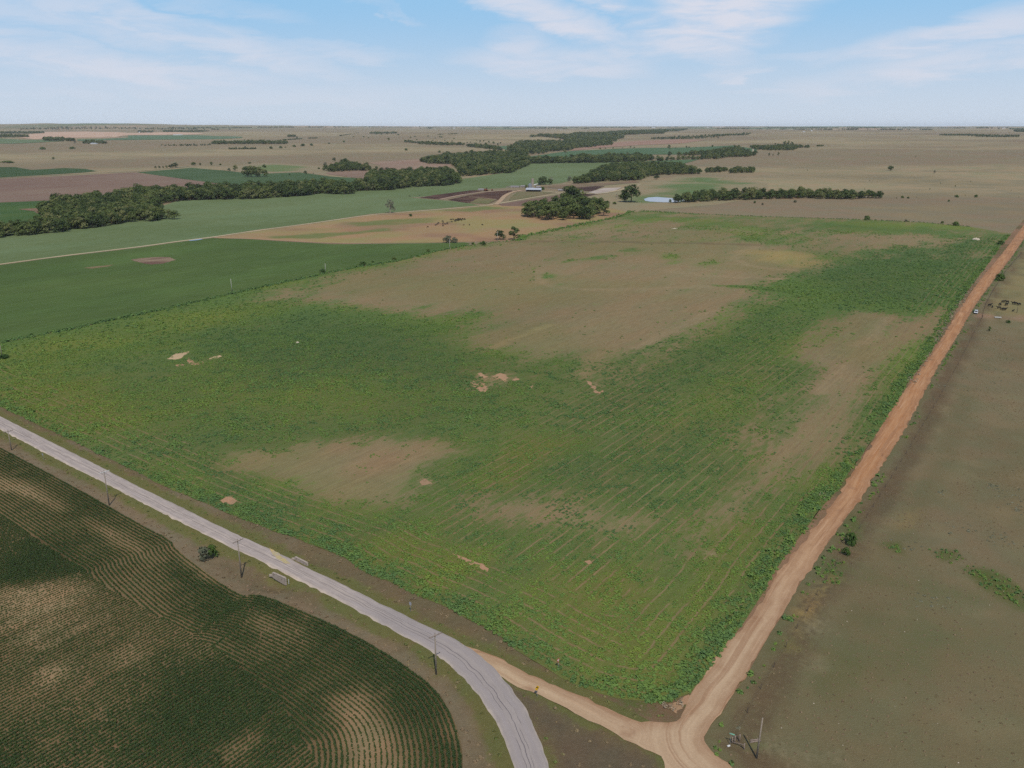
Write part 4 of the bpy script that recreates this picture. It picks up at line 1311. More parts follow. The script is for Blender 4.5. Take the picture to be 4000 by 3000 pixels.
def field_spots():
    out = []
    for s, d0, d1, k in ((.82, 0, 260, .85), (1.25, 260, 430, 1.15), (2.6, 430, 900, 1.75)):
        P = jitter_grid(field_poly, s)
        D = np.hypot(P[:, 0], P[:, 1])
        P = P[(D >= d0) & (D < d1) & in_view(P)]
        P = P[signed(P, field_poly) > .1]
        out.append((P, np.full(len(P), k)))
    P = np.concatenate([o[0] for o in out]); k = np.concatenate([o[1] for o in out])
    # most plants stand in the drill rows
    de0 = dist_line(P, field_edge)
    ac, al = P @ RPERP, P @ RD
    snap = np.round(ac / 1.35) * 1.35 + RNG.normal(0, .2, len(P))
    use = (de0 > HEADW) & (RNG.random(len(P)) < .8) & (np.hypot(P[:, 0], P[:, 1]) < 470)
    ac = np.where(use, snap, ac)
    P = ac[:, None] * RPERP + al[:, None] * RD
    a = field_paint(P)
    x, y = P[:, 0], P[:, 1]
    cl = fbm(x / 3.2, y / 3.2, 15)
    cov = a['cov'] + (cl - .5) * .9 + (fbm(x / 11, y / 11, 16) - .5) * .5
    keep = RNG.random(len(P)) < sstep(.38, .9, cov) * .92 + .012 * (k < 1.5)
    per = 3.3
    wob = (fbm(x / 6, y / 6, 18) - .5) * .8
    ph = np.abs((a['rc'] + wob) % per - per / 2)
    gap = (ph > per / 2 - .38) & (RNG.random(len(P)) < a['rw'] * sstep(.3, .48, fbm(x / 5, y / 5, 29)))
    keep &= ~gap
    P, k, cov, tint = P[keep], k[keep], cov[keep], a['tint'][keep]
    de = dist_line(P, field_edge)
    right = P[:, 0] > 30
    rim = sstep(8, 2, de)
    sc = k * .8 * (.42 + .6 * np.clip(cov, 0, 1.3) * RNG.uniform(.55, 1.25, len(P))) * (1 + .3 * rim)
    t2 = fbm(P[:, 0] / 5, P[:, 1] / 5, 19)
    sc = sc * (.92 + .2 * sstep(.48, .66, cl[keep]))
    tint = np.clip(tint + (t2 - .5) * .75 - .12 * sstep(.5, .66, cl[keep]) + RNG.normal(0, .07, len(P)), 0, 1)
    tint = tint * (1 - .25 * rim)
    zs = .42 + .6 * fbm(P[:, 0] / 9, P[:, 1] / 9, 20) + .2 * rim
    return P, sc, tint, zs


P, s, t, zs = field_spots()
scatter('field_weeds', on_ground(P, .04), s, t, weeds, 'green weeds growing in strips over the large fallow field', zs)
print('weeds', len(P))

# ---- soybeans in rows
SOY_RAMP = [(0.0, C(56, 72, 44, 1.0)), (.5, C(70, 84, 48, 1.0)), (1.0, C(96, 102, 60, 1.0))]
M_SOY = leaf_mat('soybean leaves', SOY_RAMP, 'INSTANCER', trans=.2)
soys = [off_scene('soybean', clump_mesh('soybean', 200 + i, 18, .19, .5, .17, M_SOY, up=.8)) for i in range(3)]
ROWS = .92


def soy_rows():
    pts = []
    # turned rows that follow the outer edge
    step = .33
    E = resample(soy_edge, 1500)
    seg = np.gradient(E, axis=0)
    nr = np.column_stack([seg[:, 1], -seg[:, 0]]) / np.maximum(np.hypot(*seg.T)[:, None], 1e-6)
    if signed((E + nr * 3)[600:601], soy_poly)[0] < 0:
        nr = -nr
    # smooth the normals so the inner rows round off the corners
    ker = np.ones(61) / 61
    nr = np.column_stack([np.convolve(np.pad(nr[:, i], 30, mode='edge'), ker, 'valid') for i in (0, 1)])
    for k in range(30):
        L = E + nr * (.5 + k * ROWS)
        L = resample(L, int(np.hypot(*np.diff(L, axis=0).T).sum() / step))
        pts.append(L)
    H = np.concatenate(pts)
    sd = signed(H, soy_poly)
    H = H[(sd > .35)]
    H = H[signed(H, soy_inner) < .2]
    # straight rows inside
    b = soy_inner
    us = np.arange((b @ RPERP).min(), (b @ RPERP).max(), ROWS)
    ws = np.arange((b @ RD).min(), (b @ RD).max(), step)
    U, W = np.meshgrid(us, ws)
    I = U.ravel()[:, None] * RPERP + W.ravel()[:, None] * RD
    I = I[(I[:, 1] > 30) & in_view(I)]
    I = I[signed(I, soy_inner) > .2]
    P = np.concatenate([H, I])
    P = P[(P[:, 1] > 30) & in_view(P)]
    return P


P = soy_rows()
v = soy_vigour(P)
P = P + RNG.normal(0, .05, P.shape)
keep = RNG.random(len(P)) < np.clip(.55 + v * .9, 0, .98)
P, v = P[keep], v[keep]
s = (.42 + .92 * np.clip(v, 0, 1.05)) * RNG.uniform(.8, 1.2, len(P))
t = np.clip(.75 - .7 * v + RNG.normal(0, .12, len(P)), 0, 1)
scatter('soybean_plants', on_ground(P, .03), s, t, soys, 'dark green soybean plants standing in rows', .75 + .3 * np.clip(v, 0, 1))
print('soy', len(P))

# ---- trees
M_BARK = plain_mat('bark', C(112, 98, 82), .95, .1, vary=.3, scale=6)
M_DEADWOOD = plain_mat('dead wood', C(168, 156, 142), .95, .1, vary=.25, scale=6)
TREE_RAMP = [(0.0, C(62, 75, 48, 1.05)), (.4, C(78, 92, 55, 1.05)), (.75, C(97, 107, 63, 1.05)), (1.0, C(114, 116, 77, 1.05))]
M_LEAF = leaf_mat('tree leaves', TREE_RAMP, 'OBJECT_RANDOM', trans=.3, jitter=.3)
M_GREYLEAF = leaf_mat('grey green leaves', [(0.0, C(92, 100, 78)), (1.0, C(128, 128, 108))], 'OBJECT_RANDOM', trans=.2)
M_BUSH = leaf_mat('bush leaves', [(0.0, C(58, 80, 44, 1.0)), (.6, C(76, 96, 48, 1.0)), (1.0, C(96, 108, 60, 1.0))], 'OBJECT_RANDOM', trans=.22)


def tube(co, faces, a, b, ra, rb, n=6):
    a, b = Vector(a), Vector(b)
    d = (b - a)
    q = d.to_track_quat('Z', 'Y')
    k = len(co)
    for p, r in ((a, ra), (b, rb)):
        for i in range(n):
            t = 2 * math.pi * i / n
            co.append(p + q @ Vector((math.cos(t) * r, math.sin(t) * r, 0)))
    for i in range(n):
        j = (i + 1) % n
        faces.append((k + i, k + j, k + n + j, k + n + i))
    faces.append(tuple(k + n + i for i in range(n)))


def tree_meshes(seed, wide=.42, base=.14, lobes=9, leaves=420, leaf=.085, mat=None, trunk_r=.022, dead=0, sparse=1.0):
    """a tree one unit tall: (trunk with limbs, crown of leaf clumps)"""
    rg = np.random.default_rng(seed)
    co, fs = [], []
    top = np.array([rg.normal(0, .02), rg.normal(0, .02), .55])
    tube(co, fs, (0, 0, -.01), tuple(top * .55), trunk_r * 1.35, trunk_r, 7)
    tube(co, fs, tuple(top * .55), tuple(top), trunk_r, trunk_r * .55, 6)
    centers, radii = [], []
    for i in range(lobes):
        t = 2 * math.pi * i / lobes * 1.6 + rg.uniform(-.5, .5)
        f = i / max(1, lobes - 1)
        zc = base + .14 + (.86 - base - .2) * (f ** .8)
        rr = wide * (.62 * math.sqrt(max(0.05, 1 - (f * 1.02) ** 2.2)) + .05) * rg.uniform(.75, 1.2)
        c = np.array([math.cos(t) * rr, math.sin(t) * rr, zc])
        centers.append(c)
        radii.append(np.array([1, 1, .82]) * wide * rg.uniform(.40, .58))
    for c in centers:
        p0 = top * rg.uniform(.35, .95)
        tube(co, fs, tuple(p0), tuple(c * .95), trunk_r * .5, trunk_r * .15, 5)
        if dead:
            for _ in range(dead):
                e = c + rg.normal(size=3) * .13
                tube(co, fs, tuple(c * .9), tuple(e), trunk_r * .22, trunk_r * .08, 4)
    tm = bpy.data.meshes.new('trunk')
    tm.from_pydata([tuple(v) for v in co], [], fs)
    tm.materials.append(M_DEADWOOD if dead else M_BARK)
    per = leaves // lobes
    C_, N_ = [], []
    for c, r in zip(centers, radii):
        d = rg.normal(size=(per, 3)); d[:, 2] += .35
        d /= np.linalg.norm(d, axis=1)[:, None]
        rad = rg.uniform(.72, 1.06, per)[:, None]
        C_.append(c + d * r * rad); N_.append(d + rg.normal(size=(per, 3)) * .25 + np.array([0, 0, .2]))
    C_, N_ = np.concatenate(C_), np.concatenate(N_)
    ok = (C_[:, 2] > base * .5) & (rg.random(len(C_)) < sparse)
    c2, q = quads(C_[ok], N_[ok], leaf * rg.uniform(.7, 1.35, ok.sum()), 1.3, rg)
    z = c2[:, 2]
    c2[:, 2] = z / max(z.max(), .5)
    cm = fast_mesh('crown', c2, q)
    cm.materials.append(mat or M_LEAF)
    return tm, cm


KINDS = {
    'round': [tree_meshes(300 + i, .44, .10, 10, 460, .09) for i in range(4)],
    'tall': [tree_meshes(320 + i, .30, .10, 9, 420, .075) for i in range(2)],
    'wide': [tree_meshes(330 + i, .62, .22, 11, 480, .11) for i in range(2)],
    'open': [tree_meshes(340 + i, .36, .16, 10, 300, .075, M_GREYLEAF, .026, 5, .8) for i in range(2)],
    'bush': [tree_meshes(350 + i, .75, .0, 9, 420, .17, M_BUSH, .03) for i in range(3)],
    'greybush': [tree_meshes(360 + i, .8, .0, 8, 300, .17, M_GREYLEAF, .03) for i in range(2)],
    'dead': [tree_meshes(370 + i, .34, .12, 9, 54, .06, M_GREYLEAF, .026, 9, .6) for i in range(2)],
    'cedar': [tree_meshes(380 + i, .26, .0, 8, 320, .10, M_BUSH, .03) for i in range(2)],
}


def put_tree(name, label, x, y, h, kind='round', wide=1.0, cat='tree', group=None, k=None, sink=0.0):
    tm, cm = KINDS[kind][(k if k is not None else random.randrange(99)) % len(KINDS[kind])]
    z = float(terrain(np.array([x]), np.array([y]))[0]) - sink
    e = empty(name, (x, y, z), random.uniform(0, 6.28))
    e.scale = (h * wide, h * wide, h)
    link('trunk', tm, None, e)
    link('crown' if cat == 'tree' else 'foliage', cm, None, e)
    tag(e, label, cat, group)
    return e


def px_tree(u, v, hpx, label, kind='round', wide=1.0, name='tree', cat='tree', group=None, k=None):
    x, y = G(u, v)
    return put_tree(name, label, x, y, metres(u, v, hpx), kind, wide, cat, group, k)


# single trees and bushes that stand apart
SINGLES = [
    (1524, 832, 52, 'tall half bare pale cottonwood standing beside the gravel lane', 'open', 1.0, 'tree'),
    (1604, 845, 10, 'small dark bush on the tan paddock near the cottonwood', 'bush', 1.0, 'bush'),
    (1747, 948, 28, 'grey green bush at the paddock corner by a power pole', 'greybush', .8, 'bush'),
    (1776, 948, 22, 'lower grey bush right beside the paddock corner bush', 'greybush', .8, 'bush'),
    (1952, 936, 37, 'round bushy tree behind a thin pole at the paddock edge', 'round', 1.35, 'tree'),
    (2008, 937, 52, 'tall dense tree at the right corner of the tan paddock', 'tall', 1.25, 'tree'),
    (2465, 790, 68, 'large spreading cottonwood at the left end of the pond', 'round', 1.25, 'tree'),
    (2437, 789, 46, 'dark tree close under the large pond cottonwood', 'round', .95, 'tree'),
    (2409, 780, 26, 'leaning dead tree left of the pond cottonwood', 'dead', .8, 'tree'),
    (2323, 801, 21, 'wide dark bush in the meadow left of the pond', 'bush', 1.2, 'bush'),
    (2371, 796, 13, 'small bush between the meadow bush and the cottonwood', 'bush', 1.0, 'bush'),
    (2400, 798, 10, 'little bush at the foot of the pond cottonwood', 'bush', 1.0, 'bush'),
    (2357, 813, 23, 'greyish bushy tree at the right end of the paddock grove', 'greybush', .8, 'tree'),
    (2617, 794, 16, 'small tree at the near edge of the pond', 'round', .8, 'tree'),
    (2637, 792, 15, 'second small tree at the near edge of the pond', 'tall', 1.0, 'tree'),
    (2565, 701, 17, 'low wide tree at the grove end behind the meadow', 'wide', 1.0, 'tree'),
    (2154, 716, 30, 'bare white trunked dead tree behind the grain bin', 'dead', 1.0, 'tree'),
    (2226, 712, 24, 'grey half dead tree in the grove right of the silo', 'open', 1.2, 'tree'),
    (2055, 738, 16, 'dark tree beside the grain bin', 'round', .9, 'tree'),
    (2120, 742, 12, 'green bush at the right end of the open shed', 'bush', 1.0, 'bush'),
    (2096, 735, 8, 'dark bush behind the open shed', 'bush', .8, 'bush'),
    (2208, 600, 14, 'lone tree in the long green strip of the far valley', 'round', .9, 'tree'),
    (3478, 667, 18, 'lone flat topped tree on the tan prairie ridge', 'wide', 1.0, 'tree'),
    (3650, 679, 13, 'thin sparse tree right of the lone flat topped tree', 'open', .9, 'tree'),
    (3387, 860, 17, 'upright bush on the far fence of the weedy field', 'bush', .75, 'bush'),
    (3538, 866, 9, 'small thorny bush on the far fence line', 'greybush', .7, 'bush'),
    (3681, 872, 8, 'small round bush on the far fence left of a larger one', 'bush', .9, 'bush'),
    (3732, 881, 15, 'wide round bush at the right end of the far fence', 'bush', 1.0, 'bush'),
    (3736, 771, 9, 'round bush on the right prairie draw', 'bush', .9, 'bush'),
    (3812, 771, 10, 'upright bush at the right end of the prairie draw', 'bush', .7, 'bush'),
    (3706, 788, 8, 'narrow bush standing alone below the prairie draw', 'bush', .6, 'bush'),
    (3524, 774, 9, 'round bush just right of the pond tree row', 'bush', .8, 'bush'),
    (3547, 775, 6, 'flat dark bush right of the pond tree row', 'bush', 1.0, 'bush'),
    (3106, 791, 9, 'ragged bush below the pond tree row', 'greybush', .9, 'bush'),
    (2948, 794, 9, 'small dark bush on the prairie right of the pond', 'bush', .7, 'bush'),
    (2979, 801, 8, 'thin reddish bush on the prairie right of the pond', 'greybush', .7, 'bush'),
    (3907, 1096, 24, 'dark bush on the right bank of the red dirt road', 'bush', .8, 'bush'),
    (3864, 1294, 17, 'small cedar in the pasture below the cattle', 'cedar', 1.0, 'tree'),
    (3938, 1261, 9, 'low green bush beside the cattle track', 'bush', 1.2, 'bush'),
    (3909, 955, 15, 'dark bush in the upper right corner of the weedy field', 'bush', 1.0, 'bush'),
    (3322, 2124, 46, 'round dark bush on the bank right of the dirt road', 'bush', .62, 'bush'),
    (3303, 2167, 30, 'smaller bush just below the round roadside bush', 'bush', .6, 'bush'),
    (1261, 1069, 19, 'small bush beside a pole on the field fence', 'bush', .7, 'bush'),
    (1418, 1037, 17, 'wide dark bush on the fence of the green crop', 'bush', 1.1, 'bush'),
    (1456, 1025, 7, 'tiny bush right of the wide fence bush', 'bush', 1.0, 'bush'),
    (1539, 1016, 14, 'round bush on the fence right of the wide bush', 'bush', .9, 'bush'),
    (1673, 985, 13, 'upright bush near the end of the crop fence', 'bush', .7, 'bush'),
    (1887, 958, 17, 'leafy bush at the corner of three fields', 'bush', .9, 'bush'),
    (1847, 955, 9, 'small bush left of the corner bush', 'bush', .9, 'bush'),
    (16, 1400, 15, 'dark clump of brush at the left edge of the field', 'bush', 1.5, 'bush'),
    (757, 648, 14, 'broad pair of trees beside the country lane', 'wide', 1.0, 'tree'),
    (782, 646, 9, 'small tree right of the broad lane pair', 'round', 1.0, 'tree'),
    (826, 646, 13, 'ragged tree above the dark green crop field', 'round', .9, 'tree'),
    (861, 645, 6, 'little round bush right of the ragged tree', 'bush', .9, 'bush'),
    (976, 639, 6, 'flat bush on the left upland slope', 'bush', 1.4, 'bush'),
    (895, 669, 12, 'bushy tree left of the dark field corner clump', 'round', 1.1, 'tree'),
    (920, 668, 22, 'taller tree left of the dark field corner clump', 'round', .9, 'tree'),
    (1032, 655, 12, 'round bush on the green upland meadow', 'bush', .7, 'bush'),
    (1193, 680, 13, 'round tree at the edge of the upland meadow', 'round', 1.2, 'tree'),
    (1131, 686, 8, 'small tree at the field edge left of the round one', 'round', .9, 'tree'),
    (1224, 680, 5, 'tiny tree right of the round meadow tree', 'tall', 1.0, 'tree'),
    (1305, 630, 14, 'square crowned tree above the hillside copse', 'round', 1.1, 'tree'),
    (1271, 648, 14, 'pale bushy tree left of the hillside copse', 'greybush', .8, 'tree'),
    (1246, 661, 7, 'dark bush left of the hillside copse', 'bush', .8, 'bush'),
    (1586, 588, 9, 'lone dark tree on the middle prairie hill', 'bush', .8, 'tree'),
    (1717, 596, 8, 'left one of two bushes on the middle prairie slope', 'bush', .9, 'bush'),
    (1745, 597, 7, 'right one of two bushes on the middle prairie slope', 'bush', .8, 'bush'),
    (209, 624, 9, 'lone round tree on the left prairie', 'round', 1.2, 'tree'),
    (167, 584, 9, 'left wide bush on the left prairie rise', 'bush', 1.5, 'bush'),
    (283, 582, 8, 'right wide bush on the left prairie rise', 'bush', 1.5, 'bush'),
    (28, 637, 8, 'long low thicket at the left edge of the prairie', 'bush', 3.0, 'bush'),
    (294, 563, 15, 'pale upright tree at the end of the far hedge', 'open', .9, 'tree'),
    (1090, 562, 13, 'large pale tree in the far left tree belt', 'round', 1.0, 'tree'),
    (1518, 549, 11, 'lone tree on the far middle hill', 'round', 1.0, 'tree'),
    (1161, 541, 8, 'pale tree standing on the far hedge', 'round', 1.0, 'tree'),
    (2613, 583, 17, 'tall pale tree in the far valley', 'tall', 1.2, 'tree'),
    (802, 2183, 52, 'grey and green roadside shrub above the soybean corner', 'greybush', .62, 'bush'),
]
for u, v, h, lab, kind, wd, cat in SINGLES:
    px_tree(u, v, h, lab, kind, wd, 'tree' if cat == 'tree' else 'bush', cat)
px_tree(828, 2174, 48, 'green right half of the roadside shrub above the soybeans', 'bush', .6, 'bush', 'bush')
GROUPS = [  # spots (u, v, height), label and group shared by look-alikes
    ([(608, 658, 9), (623, 658, 9), (637, 657, 8), (651, 657, 10), (674, 656, 15), (687, 655, 18), (663, 657, 12)],
     'dark tree in the short row beside the left country lane', 'row of trees beside the country lane', 'round', 'tree'),
    ([(965, 692, 40), (982, 692, 42), (1000, 692, 40), (1016, 692, 38), (1036, 690, 26)],
     'dark tree in the clump at the corner of the green field', 'clump at the field corner', 'round', 'tree'),
    ([(1058, 581, 9), (1097, 579, 8), (1149, 574, 8), (1184, 571, 10), (1216, 569, 9), (1285, 562, 5), (1344, 556, 7), (1115, 577, 4)],
     'round bush in the spaced row on the left prairie', 'spaced row of prairie bushes', 'bush', 'bush'),
    ([(922, 583, 9), (958, 581, 9), (985, 581, 6), (900, 583, 4)], 'dark tree on the thin hedge of the left prairie', 'trees on the thin prairie hedge', 'round', 'tree'),
    ([(3632, 741, 6), (3731, 730, 6), (3674, 718, 5), (3397, 708, 4), (3377, 741, 5), (3577, 615, 5), (3154, 666, 4), (3791, 710, 4), (3502, 776, 5), (3590, 742, 3), (3580, 772, 4), (3770, 765, 4), (3950, 745, 3), (3980, 772, 4)],
     'tiny dark cedar scattered on the right prairie', 'scattered prairie cedars', 'cedar', 'tree'),
    ([(2344, 583, 7), (2395, 581, 6), (2365, 582, 5), (2431, 580, 5), (2463, 577, 6), (2477, 579, 6), (2681, 578, 8), (2692, 578, 6), (2783, 574, 8), (2639, 581, 6), (2805, 541, 7), (2750, 577, 4), (2720, 577, 4)],
     'small dark tree along the far reddish valley field', 'trees along the far valley field', 'round', 'tree'),
    ([(1505, 521, 4), (1512, 524, 4), (1530, 523, 5), (1556, 528, 5), (1460, 522, 5), (1470, 525, 6), (1480, 523, 6), (1490, 526, 5), (1620, 535, 5), (1672, 533, 4), (1420, 536, 4), (1380, 536, 4), (1440, 540, 4),
      (1700, 541, 4), (1718, 536, 5), (1724, 537, 5), (1774, 543, 4), (1604, 538, 4), (1628, 547, 4), (1690, 551, 4), (1738, 551, 4), (1766, 553, 4)],
     'tiny dark shrub on the far middle hillside', 'shrubs on the far hillside', 'bush', 'bush'),
    ([(1876, 556, 8), (1890, 554, 7), (1910, 559, 9), (1928, 563, 10), (1945, 568, 9), (1898, 564, 8), (1862, 551, 5), (1955, 562, 7), (1825, 560, 6), (1838, 558, 5)],
     'small tree scattered above the far wood', 'scattered trees above the far wood', 'round', 'tree'),
    ([(3028, 566, 7), (3050, 568, 6)], 'thin tree standing above the right prairie thicket', 'thin trees above the thicket', 'round', 'tree'),
    ([(3065, 572, 20), (3078, 572, 21), (3092, 572, 17)], 'tall tree rising from the right prairie thicket', 'tall trees in the prairie thicket', 'tall', 'tree'),
    ([(3004, 610, 12), (3019, 609, 8), (3040, 609, 14)], 'small tree standing before the right prairie thicket', 'small trees before the thicket', 'tall', 'tree'),
]
for spots, lab, grp, kind, cat in GROUPS:
    for u, v, h in spots:
        px_tree(u, v, h, lab, kind, random.uniform(.85, 1.2), cat, cat, grp)

# woods: outlines of the ground the trees stand on ('t' marks a point read at the tree tops)
def wood_poly(pts, h):
    out = []
    for p in pts:
        out.append(G(*top_to_base(p[0], p[1], h)) if len(p) == 3 else G(*p))
    return np.array(out)


WOODS = [  # outline, tree height, spacing, individual label, group
    ([(-150, 948), (0, 931), (253, 906), (452, 879), (529, 866), (574, 867), (700, 853), (716, 845), (690, 822, 't'), (640, 815, 't'), (600, 800), (705, 786), (859, 781), (1000, 778),
      (1000, 722, 't'), (813, 726, 't'), (705, 733, 't'), (633, 738, 't'), (556, 735, 't'), (375, 760, 't'), (240, 771, 't'), (150, 806, 't'), (200, 830, 't'), (144, 857, 't'), (0, 868, 't'), (-150, 875, 't')],
     12.5, 8.5, 'tree in the dense left creek wood', 'trees of the left creek wood'),
    ([(990, 778), (1194, 766), (1240, 757), (1335, 760), (1385, 757), (1395, 746), (1452, 746), (1533, 743), (1606, 732), (1723, 727), (1791, 720), (1798, 710), (1760, 662, 't'),
      (1741, 658, 't'), (1560, 663, 't'), (1452, 669, 't'), (1433, 676, 't'), (1435, 694, 't'), (1380, 712, 't'), (1253, 708, 't'), (990, 722, 't')],
     13, 9.0, 'tree in the creek wood behind the pale field', 'trees of the middle creek wood'),
    ([(1642, 632), (1669, 639), (1764, 642), (1790, 665), (1800, 690), (1904, 683), (2000, 676), (2045, 655), (2068, 650), (2068, 640), (2200, 638), (2362, 636), (2497, 630), (2561, 626),
      (2500, 600, 't'), (2429, 603, 't'), (2321, 606, 't'), (2271, 600, 't'), (2226, 612, 't'), (2090, 616, 't'), (2010, 600, 't'), (1950, 588, 't'), (1850, 594, 't'), (1705, 607, 't'), (1642, 617, 't')],
     13, 10.5, 'tree in the large middle valley wood', 'trees of the large valley wood'),
    ([(2108, 719), (2203, 723), (2375, 709), (2511, 704), (2520, 692), (2588, 684), (2741, 680), (2741, 662, 't'), (2678, 644, 't'), (2646, 636, 't'), (2484, 632, 't'), (2362, 642, 't'), (2300, 676, 't'), (2226, 699, 't'), (2113, 702, 't')],
     11, 9.0, 'tree in the mixed grove behind the farm', 'trees of the grove behind the farm'),
    ([(2040, 846), (2068, 858), (2130, 864), (2194, 867), (2316, 858), (2372, 846), (2360, 825), (2240, 812), (2200, 815), (2100, 828), (2050, 838)],
     16, 13, 'tall tree in the dark paddock grove', 'trees of the paddock grove'),
    ([(2205, 815), (2262, 808), (2262, 790), (2210, 790)], 22, 13, 'taller tree rising behind the paddock grove', 'tall trees behind the paddock grove'),
    ([(2608, 793), (2650, 794), (2814, 785), (3000, 779), (3136, 776), (3176, 778), (3294, 780), (3455, 776), (3455, 770), (3300, 773), (3200, 766), (3110, 764), (3000, 770), (2900, 768), (2780, 768), (2690, 784), (2640, 790)],
     10.5, 8.5, 'tree in the long row right of the pond', 'tree row right of the pond'),
    ([(2755, 676), (2841, 672), (2840, 664), (2760, 668)], 9, 9, 'upright tree in the small grove on the prairie edge', 'small groves on the prairie edge'),
    ([(2848, 678), (2949, 675), (2945, 667), (2850, 668)], 9.5, 9, 'upright tree in the small grove on the prairie edge', 'small groves on the prairie edge'),
    ([(1267, 669), (1295, 673), (1350, 669), (1450, 667), (1483, 661), (1470, 652, 't'), (1430, 643, 't'), (1380, 633, 't'), (1340, 628, 't'), (1290, 645, 't')], 11, 10, 'tree in the copse on the left hillside', 'copse on the left hillside'),
    ([(1823, 574), (1880, 580), (1930, 586), (1962, 590), (1950, 571, 't'), (1900, 564, 't'), (1830, 563, 't')], 10, 14, None, None),
    ([(2000, 616), (2041, 614), (2068, 605), (2136, 600), (2142, 593), (2188, 591), (2231, 588), (2244, 580), (2323, 576), (2325, 571), (2391, 568), (2393, 559), (2301, 557), (2407, 553), (2407, 545), (2434, 541), (2441, 528), (2500, 525),
      (2590, 523), (2608, 514), (2688, 505), (2613, 503, 't'), (2500, 508, 't'), (2396, 513, 't'), (2339, 518, 't'), (2215, 523, 't'), (2108, 522, 't'), (2059, 530, 't'), (2113, 534), (2203, 545), (2203, 548, 't'), (2068, 547, 't'), (2018, 552, 't'), (1985, 575, 't')],
     13, 17, None, None),
    ([(2543, 612), (2658, 609), (2749, 606), (2728, 590, 't'), (2658, 596, 't'), (2543, 601, 't')], 11, 12, None, None),
    ([(2568, 629), (2703, 622), (2805, 622), (2839, 615), (2929, 613), (2952, 607), (2930, 592, 't'), (2918, 583, 't'), (2873, 571, 't'), (2805, 583, 't'), (2733, 590, 't'), (2749, 611, 't'), (2658, 613, 't'), (2568, 619, 't')], 11, 12, None, None),
    ([(2945, 585), (3000, 588), (3100, 588), (3122, 578), (3163, 576), (3160, 572, 't'), (3100, 564, 't'), (3000, 566, 't'), (2927, 569, 't')], 9, 12, None, None),
    ([(2540, 545), (2660, 545), (2760, 540), (2830, 533), (2930, 528), (2930, 517, 't'), (2880, 520, 't'), (2760, 527, 't'), (2660, 531, 't'), (2540, 536, 't')], 10, 26, None, None),
    ([(0, 523), (175, 521), (175, 513, 't'), (0, 514, 't')], 12, 22, None, None), ([(0, 538), (115, 537), (115, 529, 't'), (0, 527, 't')], 12, 18, None, None),
    ([(171, 551), (251, 551), (251, 546), (171, 545)], 12, 12, None, None), ([(258, 552), (294, 552), (294, 548), (258, 547)], 11, 12, None, None),
    ([(325, 563), (416, 562), (416, 558), (325, 558)], 11, 14, None, None), ([(825, 564), (1000, 563), (1122, 564), (1122, 559), (1000, 557), (825, 560)], 11, 13, None, None),
    ([(540, 519), (600, 519), (600, 515), (540, 515)], 13, 22, None, None), ([(638, 517), (676, 517), (676, 514), (638, 514)], 13, 22, None, None), ([(680, 515), (816, 514), (816, 512), (680, 512)], 11, 24, None, None),
    ([(1577, 556), (1627, 560), (1627, 557), (1577, 554)], 9, 12, None, None), ([(1631, 564), (1740, 569), (1816, 568), (1816, 563), (1740, 562), (1631, 559)], 9, 15, None, None),
    ([(1124, 536), (1158, 536), (1158, 533), (1124, 532)], 11, 16, None, None), ([(3660, 529), (3760, 531), (3900, 537), (3980, 536), (3980, 531), (3860, 530), (3760, 527)], 9, 24, None, None),
    ([(700, 572), (823, 570), (823, 566), (700, 568)], 7, 22, None, None), ([(626, 571), (712, 570), (712, 568), (626, 569)], 6, 16, None, None),
    ([(3960, 515), (4100, 520), (4100, 512), (3960, 508)], 11, 26, None, None), ([(185, 507), (500, 505), (500, 500), (185, 501)], 14, 60, None, None), ([(75, 508), (185, 507), (185, 503), (75, 504)], 13, 45, None, None),
]
cand = []
for wi, (pts, h, s, lab, grp) in enumerate(WOODS):
    poly = wood_poly(pts, h * .92)
    Q = jitter_grid(poly, s)
    Q = Q[signed(Q, poly, 400) > .5]
    hh = h * RNG.uniform(.62, 1.22, len(Q))
    for q, k in zip(Q, hh):
        cand.append((k / math.hypot(*q), q[0], q[1], k, wi))
# tree belts low on the horizon
BELTS = [((1000, 499), (1500, 497), 22), ((1500, 498), (2050, 497), 22), ((2050, 499), (2480, 499), 16), ((2480, 498), (3000, 497), 20), ((3000, 500), (3450, 501), 14), ((3450, 501), (4080, 500), 24),
         ((1640, 502), (1990, 502), 26), ((2800, 503), (3150, 507), 18), ((3150, 507), (3650, 508), 26), ((2000, 503), (2300, 503), 22), ((3720, 501), (3900, 502), 30), ((500, 502), (1000, 500), 30), ((500, 505), (900, 507), 30), ((3900, 505), (4080, 507), 24),
         ((1104, 548), (1240, 540), 9), ((1325, 532), (1402, 520), 9), ((1445, 522), (1550, 521), 16), ((895, 583), (1000, 582), 10), ((1690, 528), (1790, 523), 12), ((3190, 572), (3215, 571), 10)]
for (u0, v0), (u1, v1), gap in BELTS:
    a, b = np.array(G(u0, v0)), np.array(G(u1, v1))
    n = max(6, int((u1 - u0) * 1.7 / (gap / 10)))
    for f in np.sort(RNG.random(n)):
        uu, vv = u0 + (u1 - u0) * f, v0 + (v1 - v0) * f + RNG.normal(0, .5)
        q = G(uu, vv)
        if fbm(np.array([uu / 30.0]), np.array([vv / 3.0]), 40)[0] < .44:
            continue
        low = gap <= 12
        k = (RNG.uniform(3, 6) if low else RNG.uniform(9, 15))
        cand.append((k / math.hypot(*q), q[0], q[1], k, 99))
cand.sort(key=lambda c: -c[0])
wood_rng = {}
for c in cand:
    if c[4] < 99:
        wood_rng.setdefault(c[4], []).append((math.atan2(c[1], c[2]), math.hypot(c[1], c[2])))
wood_rng = {k: np.array(v) for k, v in wood_rng.items()}


